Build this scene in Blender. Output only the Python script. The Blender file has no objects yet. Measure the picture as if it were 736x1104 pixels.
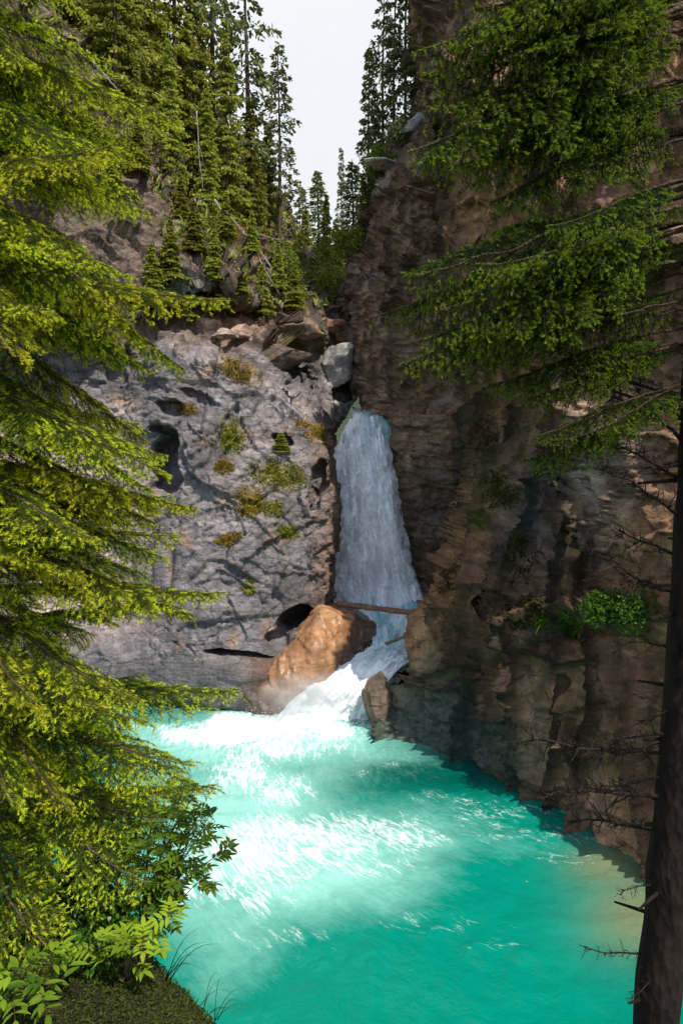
import bpy, math
import numpy as np
from mathutils import Vector, Matrix

RNG = np.random.default_rng(11)
scene = bpy.context.scene
COL = scene.collection
F = 736.0
W0, H0 = 736.0, 1104.0
CAM = np.array([0.0, 0.0, 7.0])
PITCH = math.radians(5.6)
cp, sp = math.cos(PITCH), math.sin(PITCH)
FWD = np.array([0, cp, -sp]); UP = np.array([0, sp, cp]); RIGHT = np.array([1.0, 0, 0])


def at(px, py, Y):
    """point on the sight line of a photo pixel at world depth Y (metres in front of the viewpoint)"""
    d = FWD + RIGHT * ((px - W0 / 2) / F) + UP * (-(py - H0 / 2) / F)
    return CAM + d * (Y / d[1])


def at_z(px, py, z):
    d = FWD + RIGHT * ((px - W0 / 2) / F) + UP * (-(py - H0 / 2) / F)
    return CAM + d * ((z - CAM[2]) / d[2])


def proj(P):
    Q = P - CAM
    zc = Q @ FWD
    zc = np.where(np.abs(zc) < 1e-3, 1e-3, zc)
    return W0 / 2 + F * (Q @ RIGHT) / zc, H0 / 2 - F * (Q @ UP) / zc, zc


# ------------------------------------------------------------------ noise
def _h(ix, iy, iz, seed):
    with np.errstate(over='ignore'):
        h = (ix.astype(np.int64) * 374761393 + iy.astype(np.int64) * 668265263 + iz.astype(np.int64) * 2147483647 + seed * 974634777)
        h = h & 0xFFFFFFFF
        h = ((h ^ (h >> 13)) * 1274126177) & 0xFFFFFFFF
        h = ((h ^ (h >> 16)) * 2246822519) & 0xFFFFFFFF
        h = h ^ (h >> 15)
    return (h & 0xFFFFFF).astype(np.float32) / float(0xFFFFFF)


def vnoise(P, seed=0):
    P = np.asarray(P, dtype=np.float32)
    i = np.floor(P).astype(np.int64)
    f = P - i
    u = f * f * f * (f * (f * 6 - 15) + 10)
    out = 0
    for dx in (0, 1):
        wx = u[:, 0] if dx else 1 - u[:, 0]
        for dy in (0, 1):
            wy = u[:, 1] if dy else 1 - u[:, 1]
            for dz in (0, 1):
                wz = u[:, 2] if dz else 1 - u[:, 2]
                out = out + wx * wy * wz * _h(i[:, 0] + dx, i[:, 1] + dy, i[:, 2] + dz, seed)
    return out * 2 - 1


def fbm(P, octv=4, seed=0, gain=.5, ridged=False):
    a, s, o = 1.0, 0.0, 0.0
    P = np.asarray(P, dtype=np.float32)
    for k in range(octv):
        n = vnoise(P + 17.3 * k, seed + k)
        if ridged:
            n = 1 - 2 * np.abs(n)
        o = o + a * n
        s += a
        a *= gain
        P = P * 2.03
    return o / s


def worley(P, seed=0):
    P = np.asarray(P, dtype=np.float32)
    i = np.floor(P).astype(np.int64)
    f1 = np.full(len(P), 9e9, np.float32); f2 = f1.copy(); cid = np.zeros(len(P), np.float32); fac = cid.copy()
    for dx in (-1, 0, 1):
        for dy in (-1, 0, 1):
            for dz in (-1, 0, 1):
                c = i + np.array([dx, dy, dz])
                h1 = _h(c[:, 0], c[:, 1], c[:, 2], seed); h2 = _h(c[:, 0], c[:, 1], c[:, 2], seed + 1); h3 = _h(c[:, 0], c[:, 1], c[:, 2], seed + 2)
                d = (c[:, 0] + h1 - P[:, 0]) ** 2 + (c[:, 1] + h2 - P[:, 1]) ** 2 + (c[:, 2] + h3 - P[:, 2]) ** 2
                closer = d < f1
                f2 = np.where(closer, f1, np.minimum(f2, d))
                cid = np.where(closer, h1 * .5 + h3 * .5, cid)
                g1 = (h2 * 7.13) % 1 - .5; g2 = (h3 * 9.37) % 1 - .5; g3 = (h1 * 8.71) % 1 - .5
                fac = np.where(closer, 2 * (g1 * (P[:, 0] - c[:, 0] - h1) + g2 * (P[:, 1] - c[:, 1] - h2) + g3 * (P[:, 2] - c[:, 2] - h3)), fac)
                f1 = np.where(closer, d, f1)
    return np.sqrt(f1), np.sqrt(f2), cid, fac


def sstep(a, b, x):
    t = np.clip((x - a) / (b - a), 0, 1)
    return t * t * (3 - 2 * t)


def lerp(a, b, t):
    return a + (np.asarray(b) - np.asarray(a)) * np.asarray(t)[:, None]


# ------------------------------------------------------------------ mesh building
def make_mesh(name, V, faces, mats, attrs=None, cols=None, mat_idx=None, smooth=True):
    """faces: list of int arrays (n,3) and/or (n,4)"""
    me = bpy.data.meshes.new(name)
    V = np.ascontiguousarray(V, dtype=np.float32)
    me.vertices.add(len(V)); me.vertices.foreach_set('co', V.ravel())
    if not isinstance(faces, (list, tuple)):
        faces = [faces]
    faces = [np.asarray(f, dtype=np.int32) for f in faces if len(f)]
    loops = np.concatenate([f.ravel() for f in faces])
    counts = np.concatenate([np.full(len(f), f.shape[1], np.int32) for f in faces])
    me.loops.add(len(loops)); me.loops.foreach_set('vertex_index', loops)
    me.polygons.add(len(counts))
    starts = np.concatenate([[0], np.cumsum(counts)[:-1]]).astype(np.int32)
    me.polygons.foreach_set('loop_start', starts)
    me.polygons.foreach_set('loop_total', counts)
    if smooth:
        me.polygons.foreach_set('use_smooth', np.ones(len(counts), dtype=bool))
    if mat_idx is not None:
        me.polygons.foreach_set('material_index', np.asarray(mat_idx, np.int32))
    for k, v in (attrs or {}).items():
        a = me.attributes.new(k, 'FLOAT', 'POINT'); a.data.foreach_set('value', np.asarray(v, np.float32))
    for k, v in (cols or {}).items():
        a = me.attributes.new(k, 'FLOAT_COLOR', 'POINT')
        c = np.ones((len(V), 4), np.float32); c[:, :3] = v
        a.data.foreach_set('color', c.ravel())
    me.update(calc_edges=True)
    for m in (mats if isinstance(mats, (list, tuple)) else [mats]):
        me.materials.append(m)
    return me


def link(name, me, parent=None, loc=(0, 0, 0)):
    o = bpy.data.objects.new(name, me); COL.objects.link(o)
    if parent is not None:
        o.parent = parent
    o.location = loc
    return o


def tag(o, label=None, cat=None, group=None, kind=None):
    if label: o['label'] = label
    if cat: o['category'] = cat
    if group: o['group'] = group
    if kind: o['kind'] = kind
    return o


def empty(name, loc):
    o = bpy.data.objects.new(name, None); COL.objects.link(o); o.location = loc
    o.empty_display_size = .2
    return o


class MB:
    """collects vertices, faces and one float attribute"""
    def __init__(s): s.v = []; s.t = []; s.q = []; s.a = []; s.n = 0
    def add(s, V, tris=None, quads=None, a=0.0):
        V = np.asarray(V, np.float32).reshape(-1, 3)
        if tris is not None and len(tris): s.t.append(np.asarray(tris) + s.n)
        if quads is not None and len(quads): s.q.append(np.asarray(quads) + s.n)
        s.v.append(V); s.a.append(np.broadcast_to(np.asarray(a, np.float32), (len(V),))); s.n += len(V)
    def mesh(s, name, mat, smooth=True):
        fs = []
        if s.t: fs.append(np.concatenate(s.t))
        if s.q: fs.append(np.concatenate(s.q))
        return make_mesh(name, np.concatenate(s.v), fs, mat, attrs={'tip': np.concatenate(s.a)}, smooth=smooth)


def tube(mb, pts, rad, sides=6, a=0.0, cap=True):
    pts = np.asarray(pts, float); rad = np.broadcast_to(np.asarray(rad, float), (len(pts),))
    d = np.gradient(pts, axis=0); d /= np.linalg.norm(d, axis=1)[:, None] + 1e-9
    ref = np.array([0, 0, 1.0]) if abs(d[:, 2]).mean() < .8 else np.array([1.0, 0, 0])
    x = np.cross(d, ref); x /= np.linalg.norm(x, axis=1)[:, None] + 1e-9
    y = np.cross(d, x)
    th = np.linspace(0, 2 * math.pi, sides, endpoint=False)
    V = pts[:, None, :] + rad[:, None, None] * (np.cos(th)[None, :, None] * x[:, None, :] + np.sin(th)[None, :, None] * y[:, None, :])
    n = len(pts); i = np.arange(n - 1)[:, None] * sides; j = np.arange(sides)[None, :]; k = (j + 1) % sides
    q = np.stack([i + j, i + k, i + sides + k, i + sides + j], -1).reshape(-1, 4)
    V = V.reshape(-1, 3)
    tris = []
    if cap:
        V = np.concatenate([V, pts[[0]], pts[[-1]]])
        c0, c1 = n * sides, n * sides + 1
        jj = np.arange(sides); kk = (jj + 1) % sides
        tris = np.concatenate([np.stack([np.full(sides, c0), kk, jj], -1), np.stack([np.full(sides, c1), (n - 1) * sides + jj, (n - 1) * sides + kk], -1)])
    mb.add(V, tris, q, a)


# ------------------------------------------------------------------ materials
def new_mat(name):
    m = bpy.data.materials.new(name); m.use_nodes = True
    nt = m.node_tree; nt.nodes.clear()
    return m, nt, nt.nodes, nt.links


def nd(nt, t, **kw):
    n = nt.nodes.new(t)
    for k, v in kw.items():
        if k in n.inputs: n.inputs[k].default_value = v
        else: setattr(n, k, v)
    return n


def ramp(nt, stops):
    r = nt.nodes.new('ShaderNodeValToRGB'); e = r.color_ramp.elements
    while len(e) < len(stops): e.new(.5)
    for s, (p, c) in zip(e, stops):
        s.position = p; s.color = (c[0], c[1], c[2], 1) if not isinstance(c, (int, float)) else (c, c, c, 1)
    return r


def mixc(nt, a, b, f, mode='MIX'):
    m = nt.nodes.new('ShaderNodeMix'); m.data_type = 'RGBA'; m.blend_type = mode; m.clamp_factor = True
    for sock, v in ((m.inputs[6], a), (m.inputs[7], b), (m.inputs[0], f)):
        if hasattr(v, 'is_output'): nt.links.new(v, sock)
        elif isinstance(v, (int, float)): sock.default_value = v
        else: sock.default_value = (*v, 1)
    return m.outputs[2]


def rock_material(name, bump=.6, fine=1.0, contrast=.55, crack=1.0, strata=(.35, .5, 1.0)):
    m, nt, N, L = new_mat(name)
    out = nd(nt, 'ShaderNodeOutputMaterial'); b = nd(nt, 'ShaderNodeBsdfPrincipled')
    tc = nd(nt, 'ShaderNodeTexCoord')
    tint = nd(nt, 'ShaderNodeAttribute', attribute_name='tint'); wet = nd(nt, 'ShaderNodeAttribute', attribute_name='wet')
    obj = tc.outputs['Object']
    def noise(vec, sc, det, ro, dist=0.0):
        n = nd(nt, 'ShaderNodeTexNoise', Scale=float(sc), Detail=float(det), Roughness=ro, Distortion=dist); L.new(vec, n.inputs['Vector']); return n
    def mapped(vec, scale, rotd):
        p = nd(nt, 'ShaderNodeMapping'); p.inputs['Scale'].default_value = scale; p.inputs['Rotation'].default_value = tuple(math.radians(a) for a in rotd); L.new(vec, p.inputs['Vector']); return p.outputs[0]
    n1 = noise(obj, 2.4 * fine, 12, .66, .4); n2 = noise(obj, 30.0 * fine, 6, .75)
    sv = mapped(obj, (1.0, 1.0, 6.0), (strata[0] * 57, strata[1] * 57, 0)); ns = noise(sv, 1.1, 9, .68, .6)
    drip = noise(mapped(obj, (3.5, 3.5, .28), (0, 0, 0)), 1.0, 6, .6, .3)
    wv = noise(obj, 1.4, 6, .7)
    r1 = ramp(nt, [(.30, 1 - contrast), (.48, .92), (.56, 1.08), (.72, 1 + contrast)]); L.new(n1.outputs['Fac'], r1.inputs[0])
    r2 = ramp(nt, [(.28, .5), (.5, 1.0), (.72, 1.5)]); L.new(n2.outputs['Fac'], r2.inputs[0])
    rs = ramp(nt, [(.36, .62), (.5, 1.0), (.62, 1.3)]); L.new(ns.outputs['Fac'], rs.inputs[0])
    rd = ramp(nt, [(.36, .55), (.52, 1.0)]); L.new(drip.outputs['Fac'], rd.inputs[0])
    c = mixc(nt, tint.outputs['Color'], r1.outputs[0], 1.0, 'MULTIPLY')
    c = mixc(nt, c, r2.outputs[0], .5, 'MULTIPLY'); c = mixc(nt, c, rs.outputs[0], .7, 'MULTIPLY'); c = mixc(nt, c, rd.outputs[0], .6, 'MULTIPLY')
    heights = []
    for sc, wid, amt in ((.75, .022, .9), (2.3, .03, .6)):
        add = nd(nt, 'ShaderNodeMixRGB', blend_type='ADD'); add.inputs[0].default_value = .8 / sc ** .5
        L.new(mapped(obj, (1, 1, 1.7), (strata[0] * 57, strata[1] * 57, 20)), add.inputs[1]); L.new(wv.outputs['Color'], add.inputs[2])
        vor = nd(nt, 'ShaderNodeTexVoronoi', feature='DISTANCE_TO_EDGE', Scale=sc * fine); L.new(add.outputs[0], vor.inputs['Vector'])
        rc = ramp(nt, [(0.0, 0.0), (wid, 1.0)]); L.new(vor.outputs['Distance'], rc.inputs[0])
        mk = ramp(nt, [(.46, 1.0), (.58, 0.0)]); L.new(n1.outputs['Fac'], mk.inputs[0])
        mx = nd(nt, 'ShaderNodeMath', operation='MAXIMUM'); L.new(rc.outputs[0], mx.inputs[0]); L.new(mk.outputs[0], mx.inputs[1])
        c = mixc(nt, c, mx.outputs[0], amt * .75 * crack, 'MULTIPLY'); heights.append(mx.outputs[0])
    L.new(c, b.inputs['Base Color'])
    rr = nd(nt, 'ShaderNodeMapRange'); rr.inputs[3].default_value = .88; rr.inputs[4].default_value = .16
    L.new(wet.outputs['Fac'], rr.inputs[0]); L.new(rr.outputs[0], b.inputs['Roughness'])
    b.inputs['Specular IOR Level'].default_value = .4
    prev = None
    for h, st, di in ((n1.outputs['Fac'], bump * .8, .09), (ns.outputs['Fac'], bump * .8, .10), (heights[0], bump * crack * .7, .05), (heights[1], bump * crack * .6, .03), (n2.outputs['Fac'], bump * .7, .025)):
        bp = nd(nt, 'ShaderNodeBump', Strength=st, Distance=di); L.new(h, bp.inputs['Height'])
        if prev: L.new(prev, bp.inputs['Normal'])
        prev = bp.outputs[0]
    L.new(prev, b.inputs['Normal'])
    L.new(b.outputs[0], out.inputs[0])
    return m


def leaf_material(name, dark, light, trans=.35, var=.25, rough=.55):
    m, nt, N, L = new_mat(name)
    out = nd(nt, 'ShaderNodeOutputMaterial'); b = nd(nt, 'ShaderNodeBsdfPrincipled'); t = nd(nt, 'ShaderNodeBsdfTranslucent')
    tip = nd(nt, 'ShaderNodeAttribute', attribute_name='tip'); oi = nd(nt, 'ShaderNodeObjectInfo')
    c = mixc(nt, dark, light, tip.outputs['Fac'])
    hs = nd(nt, 'ShaderNodeHueSaturation')
    mr = nd(nt, 'ShaderNodeMapRange'); mr.inputs[3].default_value = 1 - var; mr.inputs[4].default_value = 1 + var
    L.new(oi.outputs['Random'], mr.inputs[0]); L.new(mr.outputs[0], hs.inputs['Value'])
    mr2 = nd(nt, 'ShaderNodeMapRange'); mr2.inputs[3].default_value = .485; mr2.inputs[4].default_value = .515
    L.new(oi.outputs['Random'], mr2.inputs[0]); L.new(mr2.outputs[0], hs.inputs['Hue'])
    L.new(c, hs.inputs['Color']); L.new(hs.outputs[0], b.inputs['Base Color']); L.new(hs.outputs[0], t.inputs['Color'])
    b.inputs['Roughness'].default_value = rough; b.inputs['Specular IOR Level'].default_value = .25
    mx = nd(nt, 'ShaderNodeMixShader'); mx.inputs[0].default_value = trans
    L.new(b.outputs[0], mx.inputs[1]); L.new(t.outputs[0], mx.inputs[2]); L.new(mx.outputs[0], out.inputs[0])
    return m


def bark_material(name, c1, c2, scale=18):
    m, nt, N, L = new_mat(name)
    out = nd(nt, 'ShaderNodeOutputMaterial'); b = nd(nt, 'ShaderNodeBsdfPrincipled'); tc = nd(nt, 'ShaderNodeTexCoord')
    mp = nd(nt, 'ShaderNodeMapping'); mp.inputs['Scale'].default_value = (1, 1, .4)
    n = nd(nt, 'ShaderNodeTexNoise', Scale=float(scale), Detail=7.0, Roughness=.7)
    v = nd(nt, 'ShaderNodeTexVoronoi', Scale=float(scale) * 1.6, feature='F1')
    L.new(tc.outputs['Object'], mp.inputs[0]); L.new(mp.outputs[0], n.inputs['Vector']); L.new(mp.outputs[0], v.inputs['Vector'])
    r = ramp(nt, [(.3, c1), (.7, c2)]); L.new(n.outputs['Fac'], r.inputs[0]); L.new(r.outputs[0], b.inputs['Base Color'])
    b.inputs['Roughness'].default_value = .9; b.inputs['Specular IOR Level'].default_value = .2
    bp = nd(nt, 'ShaderNodeBump', Strength=.8, Distance=.02); L.new(v.outputs['Distance'], bp.inputs['Height'])
    b2 = nd(nt, 'ShaderNodeBump', Strength=.6, Distance=.02); L.new(n.outputs['Fac'], b2.inputs['Height']); L.new(bp.outputs[0], b2.inputs['Normal'])
    L.new(b2.outputs[0], b.inputs['Normal']); L.new(b.outputs[0], out.inputs[0])
    return m


M_rock = rock_material('grey_rock', bump=1.0, contrast=.6)
M_rockr = rock_material('brown_rock', bump=1.0, contrast=.6, strata=(.1, .2, 1))
M_smooth = rock_material('polished_rock', bump=.28, contrast=.4, crack=.2)
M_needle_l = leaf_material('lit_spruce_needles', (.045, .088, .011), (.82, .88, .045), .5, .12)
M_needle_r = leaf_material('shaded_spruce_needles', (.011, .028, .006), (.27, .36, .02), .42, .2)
M_needle_b = leaf_material('distant_spruce_needles', (.075, .115, .018), (.52, .53, .07), .4, .28, .7)
M_needle_g = leaf_material('grey_green_needles', (.065, .09, .035), (.27, .31, .11), .4, .2, .7)
M_bushleaf = leaf_material('pale_bush_leaves', (.10, .15, .02), (.32, .36, .05), .4, .25)
M_leaf = leaf_material('broad_leaves', (.022, .062, .010), (.15, .25, .018), .4, .2, .4)
M_moss = leaf_material('moss', (.16, .11, .015), (.42, .30, .03), .35, .15, .9)
M_mossg = leaf_material('green_moss', (.12, .13, .015), (.40, .40, .04), .35, .15, .9)
M_dmoss = leaf_material('dark_moss', (.03, .03, .006), (.12, .105, .015), .3, .2, .9)
M_bmoss = leaf_material('bank_moss', (.022, .03, .005), (.10, .11, .014), .3, .2, .9)
M_dry = leaf_material('dry_grass', (.14, .10, .05), (.36, .28, .15), .3, .2, .9)
M_leafb = leaf_material('bright_leaves', (.05, .13, .015), (.34, .50, .03), .45, .2, .4)
M_flower = leaf_material('flower_heads', (.5, .42, .32), (.75, .68, .6), .3, .1)
M_bark = bark_material('spruce_bark', (.007, .005, .004), (.028, .019, .014))
M_bark_b = bark_material('distant_bark', (.05, .04, .032), (.16, .12, .095), 6)
M_twig = bark_material('twig_bark', (.05, .033, .02), (.15, .10, .06), 30)
M_dead = bark_material('dead_twigs', (.012, .009, .007), (.05, .037, .028), 30)
M_greywood = bark_material('bleached_wood', (.22, .20, .18), (.45, .42, .38), 10)
M_redlog = bark_material('wet_log', (.10, .055, .035), (.26, .15, .10), 6)


# ------------------------------------------------------------------ lofted rock sheets
def loft(net, step, blur=2):
    """net: rows of (px, py, Y). Returns a dense grid of world points (nv, nu, 3)"""
    C = np.array([[at(*p) for p in row] for row in net])            # rows, cols, 3
    nr, nc = C.shape[:2]
    def params(D):
        cum = np.concatenate([[0], np.cumsum(D)]); n = max(int(cum[-1] / step), 8)
        s = np.linspace(0, cum[-1], n); k = np.clip(np.searchsorted(cum, s, side='right') - 1, 0, len(D) - 1)
        return k, (s - cum[k]) / np.maximum(D[k], 1e-6)
    du = np.linalg.norm(np.diff(C, axis=1), axis=2).mean(0); dv = np.linalg.norm(np.diff(C, axis=0), axis=2).mean(1)
    ku, tu = params(du); kv, tv = params(dv)
    A = C[kv] * (1 - tv)[:, None, None] + C[kv + 1] * tv[:, None, None]
    G = A[:, ku] * (1 - tu)[None, :, None] + A[:, ku + 1] * tu[None, :, None]
    for _ in range(blur):
        for ax in (0, 1):
            P = np.concatenate([np.take(G, [0], ax)] * 4 + [G] + [np.take(G, [-1], ax)] * 4, ax)
            n = G.shape[ax]
            S = sum(np.take(P, np.arange(k, k + n), ax) for k in range(9)) / 9
            if ax == 0: S[0], S[-1] = G[0], G[-1]
            else: S[:, 0], S[:, -1] = G[:, 0], G[:, -1]
            G = S
    return G


def grid_normals(G):
    n = np.cross(np.gradient(G, axis=1), np.gradient(G, axis=0))
    n /= np.linalg.norm(n, axis=2)[..., None] + 1e-9
    return n


def grid_faces(nv, nu):
    i = np.arange(nv - 1)[:, None] * nu + np.arange(nu - 1)[None, :]
    return np.stack([i, i + nu, i + nu + 1, i + 1], -1).reshape(-1, 4)


PATCH = {}


def rock_patch(name, net, step, mat, disp, colour, dents=(), blur=2, kind='structure', flip=1):
    G = loft(net, step, blur)
    nv, nu = G.shape[:2]
    N = grid_normals(G) * flip
    P = G.reshape(-1, 3); n = N.reshape(-1, 3)
    px, py, _ = proj(P)
    for (cx, cy, rx, ry, dep, ang) in dents:
        c, s = math.cos(math.radians(ang)), math.sin(math.radians(ang))
        wob = 1 + .55 * vnoise(P * 1.5, 5) + .3 * vnoise(P * 4, 6)
        ex = ((px - cx) * c + (py - cy) * s) / rx; ey = (-(px - cx) * s + (py - cy) * c) / ry
        r2 = (ex * ex + ey * ey) * wob
        P = P + np.array([0, 1.0, 0]) * (dep * (1 - sstep(.35, 1.1, r2)))[:, None]
    d = disp(P, px, py)
    P = P + n * d[:, None]
    G2 = P.reshape(nv, nu, 3); N2 = (grid_normals(G2) * flip).reshape(-1, 3)
    col, wet = colour(P, N2, px, py, d)
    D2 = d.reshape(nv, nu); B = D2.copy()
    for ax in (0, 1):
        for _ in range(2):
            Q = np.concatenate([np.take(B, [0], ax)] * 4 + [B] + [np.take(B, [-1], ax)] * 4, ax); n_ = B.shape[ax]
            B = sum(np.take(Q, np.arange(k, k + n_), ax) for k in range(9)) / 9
    col = col * np.clip(1 + 2.2 * (D2 - B).ravel(), .45, 1.35)[:, None]  # relief shading put into the tint: hollows darker, raised edges lighter
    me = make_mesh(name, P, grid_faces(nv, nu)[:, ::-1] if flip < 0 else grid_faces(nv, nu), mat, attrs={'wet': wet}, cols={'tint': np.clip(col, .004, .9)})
    o = link(name, me); tag(o, kind=kind)
    qx, qy, qz = proj(P)
    PATCH[name] = dict(P=P, N=N2, px=qx, py=qy, z=qz, obj=o)
    return o


def hit(px, py, names=None, r=4.0):
    """nearest surface point of the rock sheets on a sight line, with its normal"""
    best = None
    for k in (names or PATCH):
        p = PATCH[k]
        m = np.where((np.abs(p['px'] - px) < r) & (np.abs(p['py'] - py) < r) & (p['z'] > .5))[0]
        if len(m):
            zmin = p['z'][m].min(); m2 = m[p['z'][m] < zmin + .25]
            j = m2[np.argmin((p['px'][m2] - px) ** 2 + (p['py'][m2] - py) ** 2)]
            if best is None or p['z'][j] < best[2]:
                best = (p['P'][j], p['N'][j], p['z'][j], k)
    if best is None:
        return hit(px, py, names, r * 2) if r < 200 else (at(px, py, 20), np.array([0, -1., 0]), 20, None)
    return best


def blocky(P, scale, stretch, seed, warp=.25, tilt=None):
    Q = P.copy()
    if tilt is not None:
        Q = Q @ tilt
    Q = Q + warp / scale * np.stack([vnoise(P * scale * 1.3 + 3 * k, seed + 20 + k) for k in range(3)], 1)
    Q = Q * scale * np.asarray(stretch)
    f1, f2, cid, fac = worley(Q, seed)
    edge = f2 - f1
    return (cid - .5) * 1.3 + fac * 1.9, edge


def strata(P, d, freq, warp, seed):
    d = np.asarray(d, float); d = d / np.linalg.norm(d); h = (P @ d) * freq + warp * fbm(P * .45, 4, seed) + .35 * warp * fbm(P * 2.0, 3, seed + 5)
    k = np.floor(h); z = 0 * k
    q = np.floor(fbm(P * .3, 2, seed + 9) * 5)
    a = _h(k, q, z, seed); t = h - k
    return (t ** 1.4 - .45) * (.15 + 1.3 * a) * sstep(0, .06, 1 - t)


def crack_field(P, px, py, lines, jag=5.0):
    """0..1 closeness to a set of rock joints, each (half width in px, [(px, py), ...])"""
    jx = px + jag * fbm(P * 1.3, 4, 881); jy = py + jag * fbm(P * 1.3 + 31, 4, 883); o = np.zeros(len(P))
    for wd, pl in lines:
        for (ax, ay), (bx, by) in zip(pl[:-1], pl[1:]):
            dx, dy = bx - ax, by - ay; t = np.clip(((jx - ax) * dx + (jy - ay) * dy) / (dx * dx + dy * dy), 0, 1)
            o = np.maximum(o, np.exp(-((jx - ax - t * dx) ** 2 + (jy - ay - t * dy) ** 2) / (wd * wd)))
    return o


LCR = [(2.2, [(185, 392), (235, 412), (300, 436), (352, 466)]), (2.0, [(196, 560), (228, 505), (262, 455), (288, 425)]), (1.6, [(228, 470), (250, 520), (262, 575)]), (1.6, [(280, 590), (318, 566), (356, 556)]),
       (1.4, [(205, 455), (240, 490), (290, 500)]), (1.5, [(300, 440), (318, 500), (330, 560), (338, 620)]), (1.2, [(215, 545), (262, 548), (305, 596)]), (1.3, [(190, 640), (240, 612), (290, 640)]), (1.8, [(152, 450), (160, 520), (152, 590)]),
       (1.2, [(270, 600), (300, 620), (350, 612)]), (1.2, [(225, 420), (222, 470), (210, 520)]), (1.3, [(250, 640), (262, 690)])]
RCR = [(3.5, [(520, 425), (492, 560), (455, 650), (432, 720), (415, 800)]), (3.0, [(548, 440), (524, 560), (508, 690), (494, 825)]), (3.2, [(580, 520), (562, 640), (556, 760), (549, 855)]), (2.6, [(612, 560), (602, 700), (590, 885)]),
       (2.6, [(640, 500), (634, 700), (626, 905)]), (3.0, [(480, 0), (478, 200), (482, 330), (505, 430)]), (2.2, [(540, 150), (556, 260), (548, 350)]), (2.4, [(600, 120), (604, 300), (590, 420)]), (2.0, [(660, 450), (655, 580), (668, 640)]),
       (1.8, [(430, 730), (470, 745), (500, 740)]), (1.8, [(505, 770), (540, 778), (560, 770)]), (1.6, [(455, 660), (490, 655), (515, 662)]), (1.8, [(560, 700), (600, 715), (640, 708)]), (1.6, [(596, 800), (640, 815)])]


def rot(ax, deg):
    return np.array(Matrix.Rotation(math.radians(deg), 3, ax))


MOSS_L = [
 (250, 470, 12, 17, 0, 1, 900, 'tall yellow green moss patch in the upper middle of the grey rock'),
 (241, 503, 9, 7, 0, 0, 400, 'small golden moss patch just under the tall yellow green one'),
 (300, 512, 26, 14, 15, 1, 1300, 'largest yellow green moss patch near the right edge of the grey rock'),
 (268, 541, 13, 15, 0, 0, 700, 'ochre moss patch left of the leafy tuft on the grey rock'),
 (338, 466, 17, 8, 25, 0, 700, 'golden moss cap on the top right corner of the grey rock'),
 (246, 582, 14, 5, -8, 0, 350, 'flat rusty moss smear in the middle of the grey rock'),
 (269, 633, 6, 6, 0, 1, 260, 'lone round green moss tuft low on the grey rock'),
 (312, 574, 12, 7, 0, 1, 400, 'small moss tuft beside the brown flank of the grey rock'),
 (258, 402, 22, 9, 25, 0, 900, 'rusty golden moss along the upper ledge of the grey rock'),
 (202, 442, 10, 5, 8, 0, 300, 'moss strip over the dark niche on the left of the grey rock'),
 (322, 368, 20, 10, 12, 1, 900, 'green moss cushion on the dark block above the ledge'),
 (252, 246, 26, 9, 25, 0, 1100, 'orange brown moss crest on the hillside bank'),
 (294, 548, 10, 9, 0, 1, 350, 'leafy green tuft between the moss patches of the grey rock'),
]
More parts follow.
